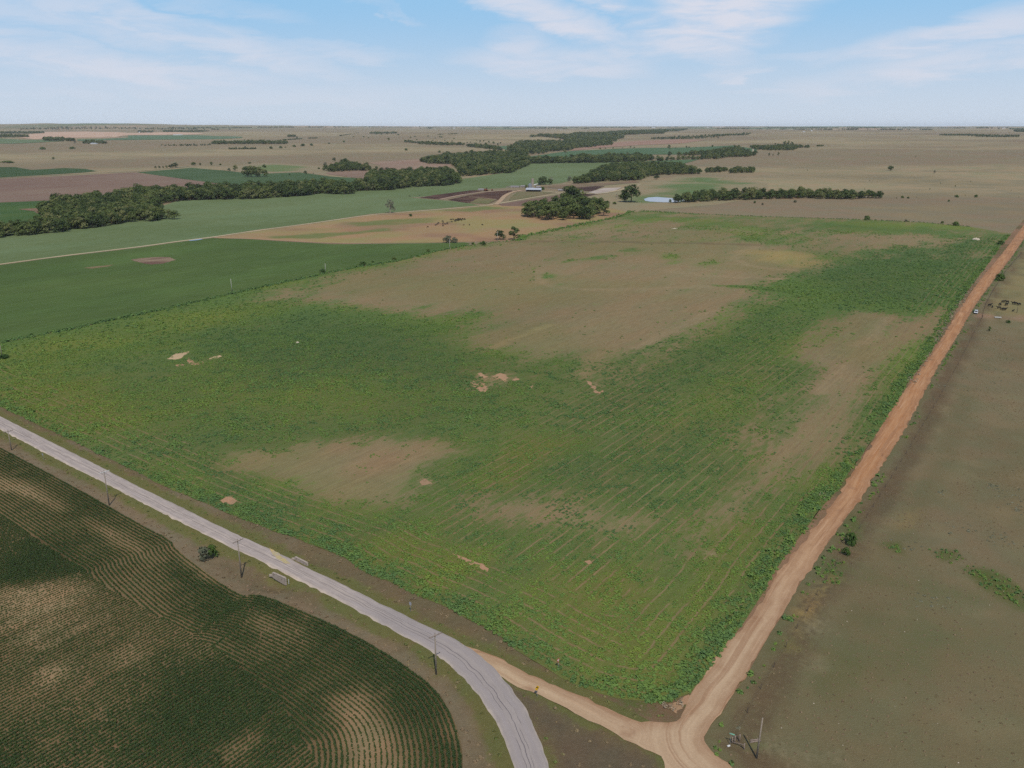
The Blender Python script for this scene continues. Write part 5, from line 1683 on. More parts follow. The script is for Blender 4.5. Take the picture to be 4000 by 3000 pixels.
def wood_place(wi, x, y):
    """where in its wood a tree stands, in words"""
    A = wood_rng[wi]
    az, d = math.atan2(x, y), math.hypot(x, y)
    lo, hi = max(A[:, 0].min(), -R(31.7)), A[:, 0].max()
    f = min(max((az - lo) / max(hi - lo, 1e-6), 0), .999)
    near = A[np.abs(A[:, 0] - az) < (hi - lo) * .06 + .004][:, 1]
    r = (near < d).mean() if len(near) else 0
    side = ['left end', 'left of its middle', 'middle', 'right of its middle', 'right end'][int(f * 5)]
    return side + ', ' + ('front' if r < .34 else 'inside' if r < .7 else 'back')



mass = []
made = 0
for c in cand:
    _, x, y, h, wi = c
    vis = abs(math.atan2(x, y)) < R(32)
    if wi < 99 and WOODS[wi][3] and vis and made < 190:
        made += 1
        lab, grp = WOODS[wi][3], WOODS[wi][4]
        kind = random.choice(['round', 'round', 'round', 'tall'])
        if wi == 3:
            kind = random.choice(['round', 'open', 'round', 'tall'])
        if wi in (4, 5):
            kind = random.choice(['tall', 'round'])
        put_tree('tree', lab + ', ' + wood_place(wi, x, y), x, y, h, kind, random.uniform(1.05, 1.4), 'tree', grp)
    else:
        mass.append(c)


def joined_tree(kind, i):
    tm, cm = KINDS[kind][i]
    bm = bmesh.new()
    bm.from_mesh(tm)
    for f in bm.faces: f.material_index = 0
    k = len(bm.faces)
    bm.from_mesh(cm)
    bm.faces.ensure_lookup_table()
    for f in bm.faces[k:]: f.material_index = 1
    me = bpy.data.meshes.new('wood_tree')
    bm.to_mesh(me); bm.free()
    me.materials.append(tm.materials[0]); me.materials.append(cm.materials[0])
    return off_scene('wood_tree', me)


wood_src = [joined_tree('round', i) for i in range(4)] + [joined_tree('tall', 0)]
near = [c for c in mass if math.hypot(c[1], c[2]) < 4200]
far = [c for c in mass if math.hypot(c[1], c[2]) >= 4200]
for nm, lst, lab in (('creek_woods', near, 'dense green broadleaf woods along the winding creek'), ('distant_trees', far, 'hazy belts of trees far away towards the horizon')):
    A = np.array([(c[1], c[2]) for c in lst])
    hs = np.array([c[3] for c in lst])
    scatter(nm, on_ground(A), hs * RNG.uniform(1.05, 1.45, len(A)), np.zeros(len(A)), wood_src, lab, 1.0 / RNG.uniform(1.0, 1.35, len(A)))
print('trees', made, len(near), len(far))

# ---- brush along fences, field rims and wood edges
brush = [off_scene('brush', clump_mesh('brush', 400 + i, 26, .6, .75, .4, M_WEED)) for i in range(3)]


def line_spots(line, gap, width):
    line = np.asarray(line)
    L = resample(line, max(3, int(np.hypot(*np.diff(line, axis=0).T).sum() / gap)))
    return L + RNG.normal(0, width, L.shape)


hp, hs, ht = [], [], []
for pts, gap, wd, sc0, tn in ((FIELD_TOP[15:], 1.1, .7, 1.9, .08), (FIELD_TOP[:6], 1.3, .8, 1.25, .1), (FIELD_TOP[6:13], 1.0, 2.6, 2.0, .3), (FIELD_TOP[12:16], 2.5, 1.5, 1.5, .3),
                              ([(2450, 823), (2700, 836)], 1.5, 1.0, 1.2, .1)):
    Lp = line_spots(GP(pts), gap, wd)
    hp.append(Lp); hs.append(sc0 * RNG.uniform(.5, 1.2, len(Lp))); ht.append(np.clip(tn + RNG.normal(0, .12, len(Lp)), 0, 1))
scatter('fence_row_brush', on_ground(np.concatenate(hp)), np.concatenate(hs), np.concatenate(ht), brush, 'dark weedy brush growing along the field fences')

# tall weeds on the banks of the dirt road, and tufts on the verges
bp, bs, bt = [], [], []
ge = resample(gravel_right[6:], 900)
for off, gap, sc0, tn, n in ((1.4, 1, .9, .25, 620), (2.6, 1, .6, .55, 300)):
    k = RNG.integers(0, len(ge), n)
    p = ge[k] + np.array([.82, -.57]) * (off + RNG.uniform(-.8, .8, (n, 1)))
    d = np.hypot(*p.T)
    keep = fbm(p[:, 0] / 14, p[:, 1] / 14, 23) > .42
    bp.append(p[keep]); bs.append((sc0 * RNG.uniform(.5, 1.3, n))[keep]); bt.append(np.clip(tn + RNG.normal(0, .15, n), 0, 1)[keep])
# bushy left bank
le = resample(field_edge[24:], 1400)
n = 1500
k = RNG.integers(0, len(le), n)
p = le[k] + np.array([-.82, .57]) * RNG.uniform(-.3, 4.0, (n, 1))
keep = fbm(p[:, 0] / 18, p[:, 1] / 18, 24) > .4
bp.append(p[keep]); bs.append((RNG.uniform(.4, 1.25, n))[keep]); bt.append(np.clip(.3 + RNG.normal(0, .18, n), 0, 1)[keep])
# green patches in the pasture
for poly, s, kk in PGREEN[:4]:
    q = jitter_grid(poly, 1.1)
    q = q[signed(q, poly) > -.6]
    q = q[RNG.random(len(q)) < .6]
    bp.append(q); bs.append(RNG.uniform(.3, .8, len(q))); bt.append(np.clip(.3 + RNG.normal(0, .2, len(q)), 0, 1))
scatter('roadside_weeds', on_ground(np.concatenate(bp), .03), np.concatenate(bs), np.concatenate(bt), brush, 'green weeds growing in clumps along the dirt road banks')

GRASS_RAMP = [(0.0, C(138, 118, 98, 1.0)), (.45, C(144, 128, 98, 1.0)), (.7, C(122, 122, 76, 1.0)), (1.0, C(104, 118, 66, 1.0))]
M_TUFT = leaf_mat('grass tufts', GRASS_RAMP, 'INSTANCER', trans=.3)
tufts = [off_scene('tuft', clump_mesh('tuft', 450 + i, 14, .35, .42, .3, M_TUFT, up=-.2)) for i in range(3)]
q = jitter_grid(verge_poly, 1.5)
q = q[(np.hypot(*q.T) < 330) & in_view(q)]
ok = (signed(q, road_poly) < -.6) & (signed(q, gravel_poly) < -.6) & (signed(q, field_poly) < -.3) & (signed(q, soy_poly) < -.5) & (signed(q, pasture_poly) < -.5)
q = q[ok]
dr = np.minimum(np.minimum(dist_line(q, road_top), dist_line(q, road_low)), dist_line(q, gravel_top))
tn = .25 + .75 * sstep(4.5, 1.2, dr) * RNG.uniform(.4, 1, len(q)) + (fbm(q[:, 0] / 12, q[:, 1] / 12, 6) - .5) * .8
tri = signed(q, np.concatenate([gravel_low, road_top[::-1][:20]])) > 1
keep = RNG.random(len(q)) < np.where(tri, .15, .6)
scatter('verge_grass', np.column_stack([q, relief(q[:, 0], q[:, 1])])[keep], RNG.uniform(.5, 1.25, keep.sum()), np.clip(tn, 0, 1)[keep], tufts, 'tufts of dry and green grass on the roadside verge', .6)
# sparse tufts over the near pasture, pale sage-like patches among them
q = jitter_grid(np.array([(20, 60), (330, 60), (330, 420), (20, 420)]), 1.5)
q = q[in_view(q)]
q = q[signed(q, pasture_poly) > 2]
q = q[RNG.random(len(q)) < .15 + .75 * sstep(.35, .6, fbm(q[:, 0] / 9, q[:, 1] / 9, 27))]
tn = .22 + (fbm(q[:, 0] / 15, q[:, 1] / 15, 26) - .5) * 1.0
scatter('pasture_grass', on_ground(q, .02), RNG.uniform(.25, .7, len(q)), np.clip(tn, 0, 1), tufts, 'short tufts of dry grass on the grazed pasture', .6)
M_SAGE = leaf_mat('pale sage leaves', [(0.0, C(132, 132, 108)), (1.0, C(160, 158, 134))], 'INSTANCER')
sage = [off_scene('sage', clump_mesh('sage', 470 + i, 16, .5, .25, .3, M_SAGE)) for i in range(2)]
sp = []
for u, v, r, n in ((3690, 1925, 3, 22), (3875, 1900, 3, 26), (3960, 1940, 6, 60), (3980, 1985, 5, 60), (3790, 2070, 3, 20), (3910, 2110, 6, 40), (3620, 2340, 4, 24), (3560, 2130, 5, 26), (3895, 1330, 7, 30), (3845, 1445, 6, 14), (3950, 1400, 5, 14),
                   (3905, 1440, 6, 16), (3890, 1490, 6, 22), (3675, 1510, 4, 22), (3640, 1560, 4, 16), (3745, 1515, 5, 12), (3720, 2065, 4, 12), (2885, 2842, 1.0, 10)):
    c = np.array(G(u, v))
    sp.append(c + RNG.normal(0, r * .5, (n, 2)))
q = np.concatenate(sp)
q = q[RNG.random(len(q)) < .55]
scatter('sage_patches', on_ground(q, .02), RNG.uniform(.3, .9, len(q)), RNG.random(len(q)), sage, 'pale grey green sage patches on the pasture')
# limestone bits
M_ROCK = plain_mat('limestone', C(206, 192, 172), .9, .2, vary=.15)
rock_src = []
for i in range(3):
    bm = bmesh.new()
    bmesh.ops.create_icosphere(bm, subdivisions=1, radius=.3)
    for v in bm.verts:
        v.co *= random.uniform(.7, 1.25); v.co.z *= .6
    me = bpy.data.meshes.new('rock'); bm.to_mesh(me); bm.free(); me.materials.append(M_ROCK)
    rock_src.append(off_scene('rock', me))
q = jitter_grid(np.array([(20, 60), (260, 60), (260, 330), (20, 330)]), 6.0)
q = q[in_view(q)]
q = q[(signed(q, pasture_poly) > 9)]
q = q[RNG.random(len(q)) < .08 + .6 * sstep(.5, .65, fbm(q[:, 0] / 25, q[:, 1] / 25, 28))]
scatter('limestone_rocks', on_ground(q, .03), RNG.uniform(.12, .45, len(q)), np.zeros(len(q)), rock_src, 'small pale limestone rocks strewn over the near pasture')
# ------------------------------------------------------------------ built things
class MB:
    """collects boxes, prisms and tubes into one mesh"""
    def __init__(self):
        self.co, self.fs = [], []

    def box(self, c, s, rz=0.0, taper=1.0):
        k = len(self.co)
        ca, sa = math.cos(rz), math.sin(rz)
        for dz in (-.5, .5):
            t = taper if dz > 0 else 1.0
            for dx, dy in ((-.5, -.5), (.5, -.5), (.5, .5), (-.5, .5)):
                x, y = dx * s[0] * t, dy * s[1] * t
                self.co.append((c[0] + x * ca - y * sa, c[1] + x * sa + y * ca, c[2] + dz * s[2]))
        for f in ((0, 3, 2, 1), (4, 5, 6, 7), (0, 1, 5, 4), (1, 2, 6, 5), (2, 3, 7, 6), (3, 0, 4, 7)):
            self.fs.append(tuple(k + i for i in f))
        return self

    def tube(self, a, b, ra, rb=None, n=8, caps=True):
        k = len(self.co)
        a, b = Vector(a), Vector(b)
        q = (b - a).to_track_quat('Z', 'Y')
        for p, r in ((a, ra), (b, ra if rb is None else rb)):
            for i in range(n):
                t = 2 * math.pi * i / n
                self.co.append(tuple(p + q @ Vector((math.cos(t) * r, math.sin(t) * r, 0))))
        for i in range(n):
            j = (i + 1) % n
            self.fs.append((k + i, k + j, k + n + j, k + n + i))
        if caps:
            self.fs.append(tuple(k + n + i for i in range(n)))
            self.fs.append(tuple(k + i for i in reversed(range(n))))
        return self

    def poly(self, pts, thick=None, axis=(0, 0, 1)):
        """flat outline, given thickness along axis"""
        k = len(self.co)
        n = len(pts)
        if thick is None:
            self.co += [tuple(p) for p in pts]
            self.fs.append(tuple(range(k, k + n)))
            return self
        ax = Vector(axis) * thick
        self.co += [tuple(p) for p in pts] + [tuple(Vector(p) + ax) for p in pts]
        self.fs.append(tuple(k + i for i in reversed(range(n))))
        self.fs.append(tuple(k + n + i for i in range(n)))
        for i in range(n):
            j = (i + 1) % n
            self.fs.append((k + i, k + j, k + n + j, k + n + i))
        return self

    def mesh(self, name, mat, bevel=0.0, smooth=False):
        me = bpy.data.meshes.new(name)
        me.from_pydata([tuple(map(float, c)) for c in self.co], [], self.fs)
        bm = bmesh.new(); bm.from_mesh(me)
        bmesh.ops.recalc_face_normals(bm, faces=bm.faces)
        if bevel > 0:
            bmesh.ops.bevel(bm, geom=list(bm.edges), offset=bevel, segments=1, affect='EDGES', profile=.5)
        bm.to_mesh(me); bm.free()
        if smooth:
            me.polygons.foreach_set('use_smooth', np.ones(len(me.polygons), bool))
        me.materials.append(mat)
        return me

    def build(self, name, mat, parent=None, bevel=0.0, smooth=False):
        return link(name, self.mesh(name, mat, bevel, smooth), None, parent)


M_POLE = plain_mat('weathered pole wood', C(150, 138, 124), .9, .1, vary=.2, scale=4)
M_PALEPOLE = plain_mat('pale pole', C(196, 192, 184), .8, .2, vary=.08)
M_WHITE = plain_mat('white paint', C(226, 226, 222), .5, .3, vary=.05)
M_PORC = plain_mat('porcelain', C(150, 140, 132), .3, .5)
M_CONC = plain_mat('weathered concrete', C(180, 166, 152), .9, .15, vary=.14, scale=2.5, stain=C(138, 124, 110))
M_STEEL = plain_mat('galvanized steel', C(176, 180, 186), .45, .5, .5, vary=.12, scale=1.5)
M_RUST = plain_mat('rusty steel', C(140, 84, 62), .8, .2, vary=.3, scale=2)
M_WOOD = plain_mat('grey fence wood', C(150, 134, 122), .9, .1, vary=.25, scale=5)
M_DARKWOOD = plain_mat('dark old wood', C(96, 84, 78), .9, .1, vary=.25, scale=5)
M_SIGNBACK = plain_mat('sign back metal', C(186, 188, 194), .5, .4, .3, vary=.06)
M_YELLOW = plain_mat('sign yellow', C(232, 182, 30), .5, .3, vary=.04)
M_BLACK = plain_mat('black paint', C(26, 24, 24), .6, .3, vary=.1)
M_RED = plain_mat('sign red', C(196, 70, 60), .5, .3, vary=.1)
M_MINT = plain_mat('street sign green', C(150, 226, 196), .4, .4, vary=.06)
M_TYRE = plain_mat('tyre rubber', C(34, 34, 35), .9, .1, vary=.1)
M_CARWHITE = plain_mat('white car paint', C(228, 230, 232), .25, .5, vary=.02)
M_GLASS = plain_mat('dark car glass', C(22, 26, 32), .08, .6, vary=.05)
M_LAMP = plain_mat('clear lamp glass', C(220, 222, 224), .15, .6, vary=.03)
M_REDLAMP = plain_mat('red lamp glass', C(150, 24, 20), .2, .5, vary=.03)
M_RIM = plain_mat('wheel rim', C(160, 162, 166), .35, .5, .6, vary=.05)
M_INSIDE = plain_mat('dark cabin cloth', C(40, 38, 38), .9, .1, vary=.1)
M_ROOF = plain_mat('grey metal roof', C(206, 212, 220), .45, .4, .25, vary=.07, scale=.4)
M_SIDING = plain_mat('blue grey metal siding', C(158, 172, 192), .5, .35, .2, vary=.06, scale=.5)
M_DARKROOM = plain_mat('dark boards and shed shade', C(70, 58, 52), .95, .1, vary=.2)
M_HOUSEW = plain_mat('white boards', C(222, 220, 214), .8, .2, vary=.04)
M_HOUSER = plain_mat('shingle roof', C(150, 146, 148), .9, .1, vary=.12)
M_CATTLE = plain_mat('black hide', C(30, 26, 25), .7, .25, vary=.25, scale=2)
M_BROWNHIDE = plain_mat('brown hide', C(96, 58, 42), .7, .25, vary=.25, scale=2)


def ground_z(x, y):
    return float(terrain(np.array([x]), np.array([y]))[0])


# ---- utility poles with crossarms along the paved road
ROADDIR = {}


def crossarm_pole(u, v, top, label, arm_mat, arm=True, lean=0.0, rz=None, mat=None):
    x, y = G(u, v)
    h = metres(u, v, v - top) / math.cos(R(30)) * 1.0
    e = empty('utility_pole', (x, y, ground_z(x, y)), rz or 0.0)
    e.rotation_euler[1] = lean
    MB().tube((0, 0, -.5), (0, 0, h), .17, .11, 12).build('pole', mat or M_POLE, e, smooth=True)
    if arm:
        a = MB().box((0, -.16, h - .35), (2.9, .12, .14)).build('crossarm', arm_mat, e, .01)
        for px in (-1.3, -.75, .75, 1.3):
            MB().tube((px, -.16, h - .28), (px, -.16, h - .06), .045, .06, 8).build('insulator', M_PORC, a, smooth=True)
        for sx in (-1, 1):
            MB().tube((sx * .8, -.1, h - .42), (0, -.1, h - 1.1), .025, None, 6).build('brace', M_STEEL, e)
        MB().tube((0, 0, h), (0, 0, h + .22), .045, .06, 8).build('insulator', M_PORC, e, smooth=True)
    tag(e, label, 'utility pole', 'utility poles along the paved road' if arm else None)
    return e


def road_rz(u, v):
    """heading of the paved road beside a pole, turned so the crossarm lies across it"""
    p = np.array(G(u, v))
    k = np.argmin(np.hypot(*(road_low - p).T))
    k = min(max(k, 1), len(road_low) - 2)
    d = road_low[k + 1] - road_low[k - 1]
    return math.atan2(d[1], d[0]) + math.pi / 2


crossarm_pole(45, 1757, 1697, 'grey utility pole nearest the left edge of the paved road', M_WOOD, rz=road_rz(45, 1757))
crossarm_pole(427, 1973, 1860, 'utility pole with a white crossarm beside the paved road', M_WHITE, rz=road_rz(427, 1973))
crossarm_pole(943, 2249, 2122, 'utility pole with a grey crossarm just before the bridge', M_WOOD, rz=road_rz(943, 2249))
crossarm_pole(1704, 2633, 2484, 'utility pole with thin crossarm at the start of the road bend', M_WOOD, rz=road_rz(1704, 2633))
crossarm_pole(2955, 2962, 2818, 'bare slightly leaning pole at the lower right fence corner', M_WOOD, arm=False, lean=R(2.2))
for u, v, t, lab in ((906, 1138, 1092, 'white pole standing in the dark green crop by the fence'), (1272, 1063, 1030, 'thin pole beside a bush on the crop fence'),
                     (1757, 974, 936, 'thin pole in front of the grey paddock bush'), (1943, 943, 904, 'thin pole in front of the round bushy tree'),
                     (8, 1392, 1352, 'thin grey pole at the left edge of the field'), (2811, 710, 699, 'tiny pole on the prairie above the pond row'),
                     (3097, 686, 668, 'tiny pole on the right prairie slope'), (3008, 695, 682, 'tiny pole left of the prairie slope pole')):
    x, y = G(u, v)
    h = metres(u, v, v - t)
    e = empty('utility_pole', (x, y, ground_z(x, y)))
    MB().tube((0, 0, -.4), (0, 0, h), .16 if v > 800 else .2, .11, 10).build('pole', M_POLE if u < 100 else M_PALEPOLE, e, smooth=True)
    MB().tube((0, 0, h), (0, 0, h + .25), .05, .07, 8).build('insulator', M_PORC, e, smooth=True)
    tag(e, lab, 'utility pole', 'single poles far off')

# ---- bridge parapets over the small stream
def parapet(u0, v0, u1, v1, down, up, label, post=False):
    a, b = np.array(G(u0, v0)), np.array(G(u1, v1))
    c = (a + b) / 2
    d = b - a
    ln = float(np.hypot(*d))
    e = empty('bridge_parapet', (c[0], c[1], 0.0), math.atan2(d[1], d[0]))
    w_ = MB()
    prof = [(-ln / 2, -down * .35), (-ln / 2 + .5, -down * .6), (ln / 2 - .4, -down), (ln / 2, -down * .95), (ln / 2, up), (-ln / 2 + .45, up + .02), (-ln / 2 + .1, up - .12), (-ln / 2, up - .4)]
    w_.poly([(p, -.17, z) for p, z in prof], .34, (0, 1, 0))
    w_.build('wall', M_CONC, e, .03)
    MB().box((0.05, 0, up + .05), (ln - .5, .46, .12)).build('coping', M_CONC, e, .02)
    MB().box((-ln / 2 - .45, .05, -down * .3), (1.1, .5, .5), R(18)).build('wing_wall', M_CONC, e, .04)
    if post:
        MB().box((ln / 2 + .75, .1, .1), (.1, .1, 1.25)).build('marker_post', M_WHITE, e, .01)
    tag(e, label, 'bridge', 'parapets of the small road bridge')
    return e


parapet(1064, 2246, 1118, 2270, 1.15, .75, 'weathered concrete bridge wall on the soybean side of the road', True)
parapet(1152, 2184, 1203, 2210, .5, .72, 'slim concrete bridge rail on the weedy field side of the road')

# ---- road signs
def sign_post(e, h):
    MB().box((0, .03, h / 2 - .2), (.07, .05, h + .4)).build('post', M_STEEL, e)


def face_heading(deg):
    return R(deg)


x, y = G(1604, 2388)
e = empty('road_sign', (x, y, -.3), R(-35))
sign_post(e, 2.5)
MB().box((0, 0, 2.2), (.6, .02, .75)).build('panel', M_SIGNBACK, e, .004)
tag(e, 'grey road sign seen from behind beside the road before the bend', 'road sign')
x, y = G(170, 1797)
e = empty('road_sign', (x, y, -.2), R(-30))
sign_post(e, 2.4)
MB().box((0, 0, 2.1), (.6, .02, .6)).build('panel', M_SIGNBACK, e, .004)
tag(e, 'small grey road sign near the leftmost utility pole', 'road sign')
# yellow bend warning: diamond with a bent black arrow
x, y = G(2098, 2722)
e = empty('road_sign', (x, y, .05), R(38))
sign_post(e, 1.9)
dz, r_ = 1.85, .54
pn = MB().poly([(0, 0, dz - r_), (r_, 0, dz), (0, 0, dz + r_), (-r_, 0, dz)], .02, (0, 1, 0)).build('panel', M_YELLOW, e)
MB().poly([(.16, -.006, dz - .3), (.27, -.006, dz - .3), (.27, -.006, dz + .02), (.02, -.006, dz + .2), (-.05, -.006, dz + .11), (.16, -.006, dz - .03)], .004, (0, 1, 0)).build('arrow_shaft', M_BLACK, pn)
MB().poly([(-.3, -.007, dz + .3), (-.14, -.007, dz + .02), (.1, -.007, dz + .34)], .004, (0, 1, 0)).build('arrow_head', M_BLACK, pn)
tag(e, 'yellow diamond warning sign with black bent arrow beside the dirt junction', 'road sign')
# red and white triangle leaning in the weeds
x, y = G(2184, 2612)
e = empty('road_sign', (x, y, 0), R(52))
e.rotation_euler[0] = R(-8)
sign_post(e, 1.9)
pn = MB().poly([(0, 0, 1.25), (.48, 0, 2.08), (-.48, 0, 2.08)], .02, (0, 1, 0)).build('panel', M_RED, e)
MB().poly([(0, -.006, 1.5), (.27, -.006, 1.97), (-.27, -.006, 1.97)], .004, (0, 1, 0)).build('white_centre', M_WHITE, pn)
tag(e, 'red and white triangular sign in the weeds above the dirt junction', 'road sign')
# street name sign
x, y = G(2851, 2908)
e = empty('street_sign', (x, y, 0), R(-28))
MB().box((0, 0, 1.1), (.06, .06, 2.4)).build('post', M_STEEL, e)
MB().box((.22, 0, 2.2), (.85, .03, .2)).build('name_blade', M_MINT, e, .004)
tag(e, 'mint green street name blade on a post at the lower right corner', 'street sign')

# ---- fence corner of old timber, logs lying behind it
x, y = G(2868, 2908)
e = empty('fence_corner_brace', (x, y, 0), R(-30))
for px, py, h in ((-.4, .1, 1.5), (0, .25, 1.65), (.55, 1.2, 1.45), (1.75, -.35, 1.25)):
    MB().tube((px, py, -.3), (px, py, h), .12, .1, 9).build('post', M_WOOD, e, smooth=True)
MB().tube((-.4, .1, 1.2), (.55, 1.2, 1.1), .07, None, 8).build('rail', M_DARKWOOD, e)
MB().tube((-.35, .05, .35), (1.75, -.35, .95), .06, None, 8).build('rail', M_WOOD, e)
MB().tube((0, .25, 1.3), (1.6, -.3, .25), .06, None, 8).build('brace', M_DARKWOOD, e)
tag(e, 'old timber corner brace of the pasture fence behind the mint sign', 'fence')
for i, (u, v, ln, rz, lab) in enumerate(((2948, 2893, 1.7, 8, 'shorter grey log lying behind the leaning pole'), (2951, 2899, 2.0, 12, 'longer grey log lying in front of the other log'))):
    x, y = G(u, v)
    e = empty('log', (x, y, .14), R(rz))
    MB().tube((-ln / 2, 0, 0), (ln / 2, 0, .03), .14, .11, 9).build('stem', M_WOOD, e, smooth=True)
    MB().tube((ln * .25, .05, .05), (ln * .38, .32, .16), .04, .03, 6).build('branch_stub', M_WOOD, e)
    tag(e, lab, 'log')
x, y = G(2846, 2916)
e = empty('feed_sack', (x, y, .05), R(20))
MB().box((0, 0, .1), (.55, .34, .2), 0, .8).box((.3, .1, .06), (.25, .2, .12), .5, .7).build('sack', M_WHITE, e, .05)
tag(e, 'crumpled white sack lying at the foot of the mint sign', 'sack')

# ---- wire fence along the pasture
def wire_fence(pts, gap, h, label, wires=4, off=(0, 0), thick=.05, mat=None):
    L = GP(pts) + np.array(off)
    tot = float(np.hypot(*np.diff(L, axis=0).T).sum())
    Q = resample(L, max(3, int(tot / gap)))
    e = empty('wire_fence', (Q[0][0], Q[0][1], 0))
    pm = MB().box((0, 0, h / 2 - .15), (thick, thick, h + .3)).mesh('post', mat or M_DARKWOOD)
    for q in Q:
        o = link('post', pm, None, e)
        o.location = (q[0] - Q[0][0], q[1] - Q[0][1], ground_z(*q))
        o.rotation_euler = (random.gauss(0, .03), random.gauss(0, .03), random.uniform(0, 3))
    for k in range(wires):
        z = h * (.25 + .72 * k / (wires - 1))
        w_ = MB()
        for a, b in zip(Q[:-1], Q[1:]):
            w_.tube((a[0] - Q[0][0], a[1] - Q[0][1], ground_z(*a) + z), (b[0] - Q[0][0], b[1] - Q[0][1], ground_z(*b) + z), .004, None, 4, False)
        w_.build('wire', M_DARKWOOD, e)
    tag(e, label, 'fence')


wire_fence([(2872, 2890), (2905, 2812), (2960, 2712), (3040, 2580), (3105, 2470), (3200, 2310), (3330, 2110), (3450, 1920), (3560, 1740), (3660, 1570), (3740, 1430), (3835, 1245)], 7.5, 1.25,
           'sagging wire fence between the dirt road ditch and the near pasture', thick=.08)
wire_fence([(3835, 1245), (3842, 1215), (3850, 1190), (3880, 1135), (3930, 1060), (3990, 990)], 7.0, 1.5, 'dark post fence beside the cattle paddock', thick=.16)
wire_fence([(3838, 1240), (3905, 1246), (4000, 1258), (4150, 1280)], 9.0, 1.3, 'wire cross fence below the right cattle herd', wires=3, thick=.12)
x, y = G(3972, 1222)
e = empty('fence_post', (x, y, 0))
MB().tube((0, 0, -.3), (0, 0, 3.6), .13, .1, 9).build('post', M_DARKWOOD, e, smooth=True)
tag(e, 'tall dark post beside the right end of the herd', 'post')
x, y = G(3898, 1243)
e = empty('feed_trough', (x, y, 0), R(-18))
MB().box((0, 0, .35), (3.2, .7, .12)).box((0, .36, .55), (3.2, .08, .4)).box((0, -.36, .55), (3.2, .08, .4)).box((1.6, 0, .55), (.08, .7, .4)).box((-1.6, 0, .55), (.08, .7, .4)).build('trough', M_HOUSEW, e)
for sx in (-1.2, 1.2):
    MB().box((sx, 0, .15), (.12, .6, .3)).build('leg', M_STEEL, e)
tag(e, 'pale feed trough below the right cattle herd', 'trough')

# ---- cattle
def cow_mesh(name, grazing, mat):
    hd = [((1.02, 0, .98), .21), ((1.30, 0, .62), .14), ((1.42, 0, .34), .12), ((1.52, 0, .12), .075)] if grazing else \
         [((1.02, 0, 1.32), .21), ((1.26, 0, 1.52), .15), ((1.46, 0, 1.46), .13), ((1.70, 0, 1.30), .08)]
    V = [((0, 0, 1.02), .42), ((-.55, 0, 1.08), .38), ((-.92, 0, 1.12), .27), ((.45, 0, 1.05), .38), ((.76, 0, 1.10), .29)]
    E_ = [(0, 1), (1, 2), (0, 3), (3, 4)]
    last = 4
    for p in hd:
        V.append(p); E_.append((last, len(V) - 1)); last = len(V) - 1
    ear = len(V) - 3
    for s in (-1, 1):
        p = hd[1][0]
        V.append(((p[0] - .02, s * .27, p[2] + (.02 if grazing else .05)), .045)); E_.append((ear, len(V) - 1))
        for base, chain in ((3, (((.56, s * .24, .74), .14), ((.58, s * .24, .42), .075), ((.58, s * .24, .04), .06))),
                            (1, (((-.74, s * .24, .78), .17), ((-.64, s * .25, .60), .11), ((-.86, s * .24, .40), .07), ((-.80, s * .24, .04), .06)))):
            prev = base
            for c in chain:
                V.append(c); E_.append((prev, len(V) - 1)); prev = len(V) - 1
    prev = 2
    for c in (((-1.14, 0, 1.16), .05), ((-1.2, 0, .85), .035), ((-1.2, 0, .5), .045)):
        V.append(c); E_.append((prev, len(V) - 1)); prev = len(V) - 1
    me = bpy.data.meshes.new(name)
    me.from_pydata([v[0] for v in V], E_, [])
    o = bpy.data.objects.new(name, me)
    col.objects.link(o)
    sk = o.modifiers.new('skin', 'SKIN')
    for sv, v in zip(me.skin_vertices[0].data, V):
        sv.radius = (v[1], v[1])
    me.skin_vertices[0].data[0].use_root = True
    o.modifiers.new('sub', 'SUBSURF').levels = 1
    dg = bpy.context.evaluated_depsgraph_get()
    out = bpy.data.meshes.new_from_object(o.evaluated_get(dg))
    bpy.data.objects.remove(o)
    out.name = name
    out.materials.clear(); out.materials.append(mat)
    out.polygons.foreach_set('use_smooth', np.ones(len(out.polygons), bool))
    return out


cow_a, cow_b = cow_mesh('cow', True, M_CATTLE), cow_mesh('cow', False, M_CATTLE)
cow_c = cow_mesh('cow', True, M_BROWNHIDE)


def cow(u, v, label, group, me, s=1.0, rz=None):
    x, y = G(u, v)
    o = link('cow', me)
    o.location = (x, y, ground_z(x, y) + .02)
    o.rotation_euler = (0, 0, random.uniform(0, 6.28) if rz is None else rz)
    o.scale = (s, s, s)
    tag(o, label, 'cow', group)


HERD_R = [(3866, 1196, 'black cow at the left end of the right herd', .2), (3876, 1202, 'black calf close beside the leftmost cow of the right herd', 1.2),
          (3906, 1194, 'black cow standing in the middle of the right herd', 1.5), (3918, 1183, 'left one of the tight pair at the top of the right herd', .1),
          (3933, 1184, 'right one of the tight pair at the top of the right herd', 3.3), (3931, 1194, 'black cow just below the tight pair', .3),
          (3959, 1190, 'left one of the three cows at the right end of the herd', 2.2), (3968, 1190, 'middle one of the three cows at the right end of the herd', 1.9),
          (3980, 1193, 'right one of the three cows at the right end of the herd', .4), (3901, 1207, 'black cow with lowered head at the bottom of the herd', 2.9),
          (3918, 1212, 'black cow lying across the bottom of the right herd', 3.0), (3924, 1213, 'black cow at the bottom right of the herd', .1),
          (3957, 1217, 'small black calf resting near the tall dark post', .4)]
for u, v, lab, rz in HERD_R:
    small = 'calf' in lab
    cow(u, v, lab, 'cattle right of the dirt road', random.choice([cow_a, cow_b]), .75 if small else 1.05, rz)
zx = lambda a, b: (1500 + a / 2.212, 650 + b / 2.212)
front = [(378, 529), (447, 513), (462, 505), (470, 493), (505, 478), (511, 488), (508, 503), (510, 519), (527, 503), (546, 490), (547, 500), (562, 487), (585, 485)]
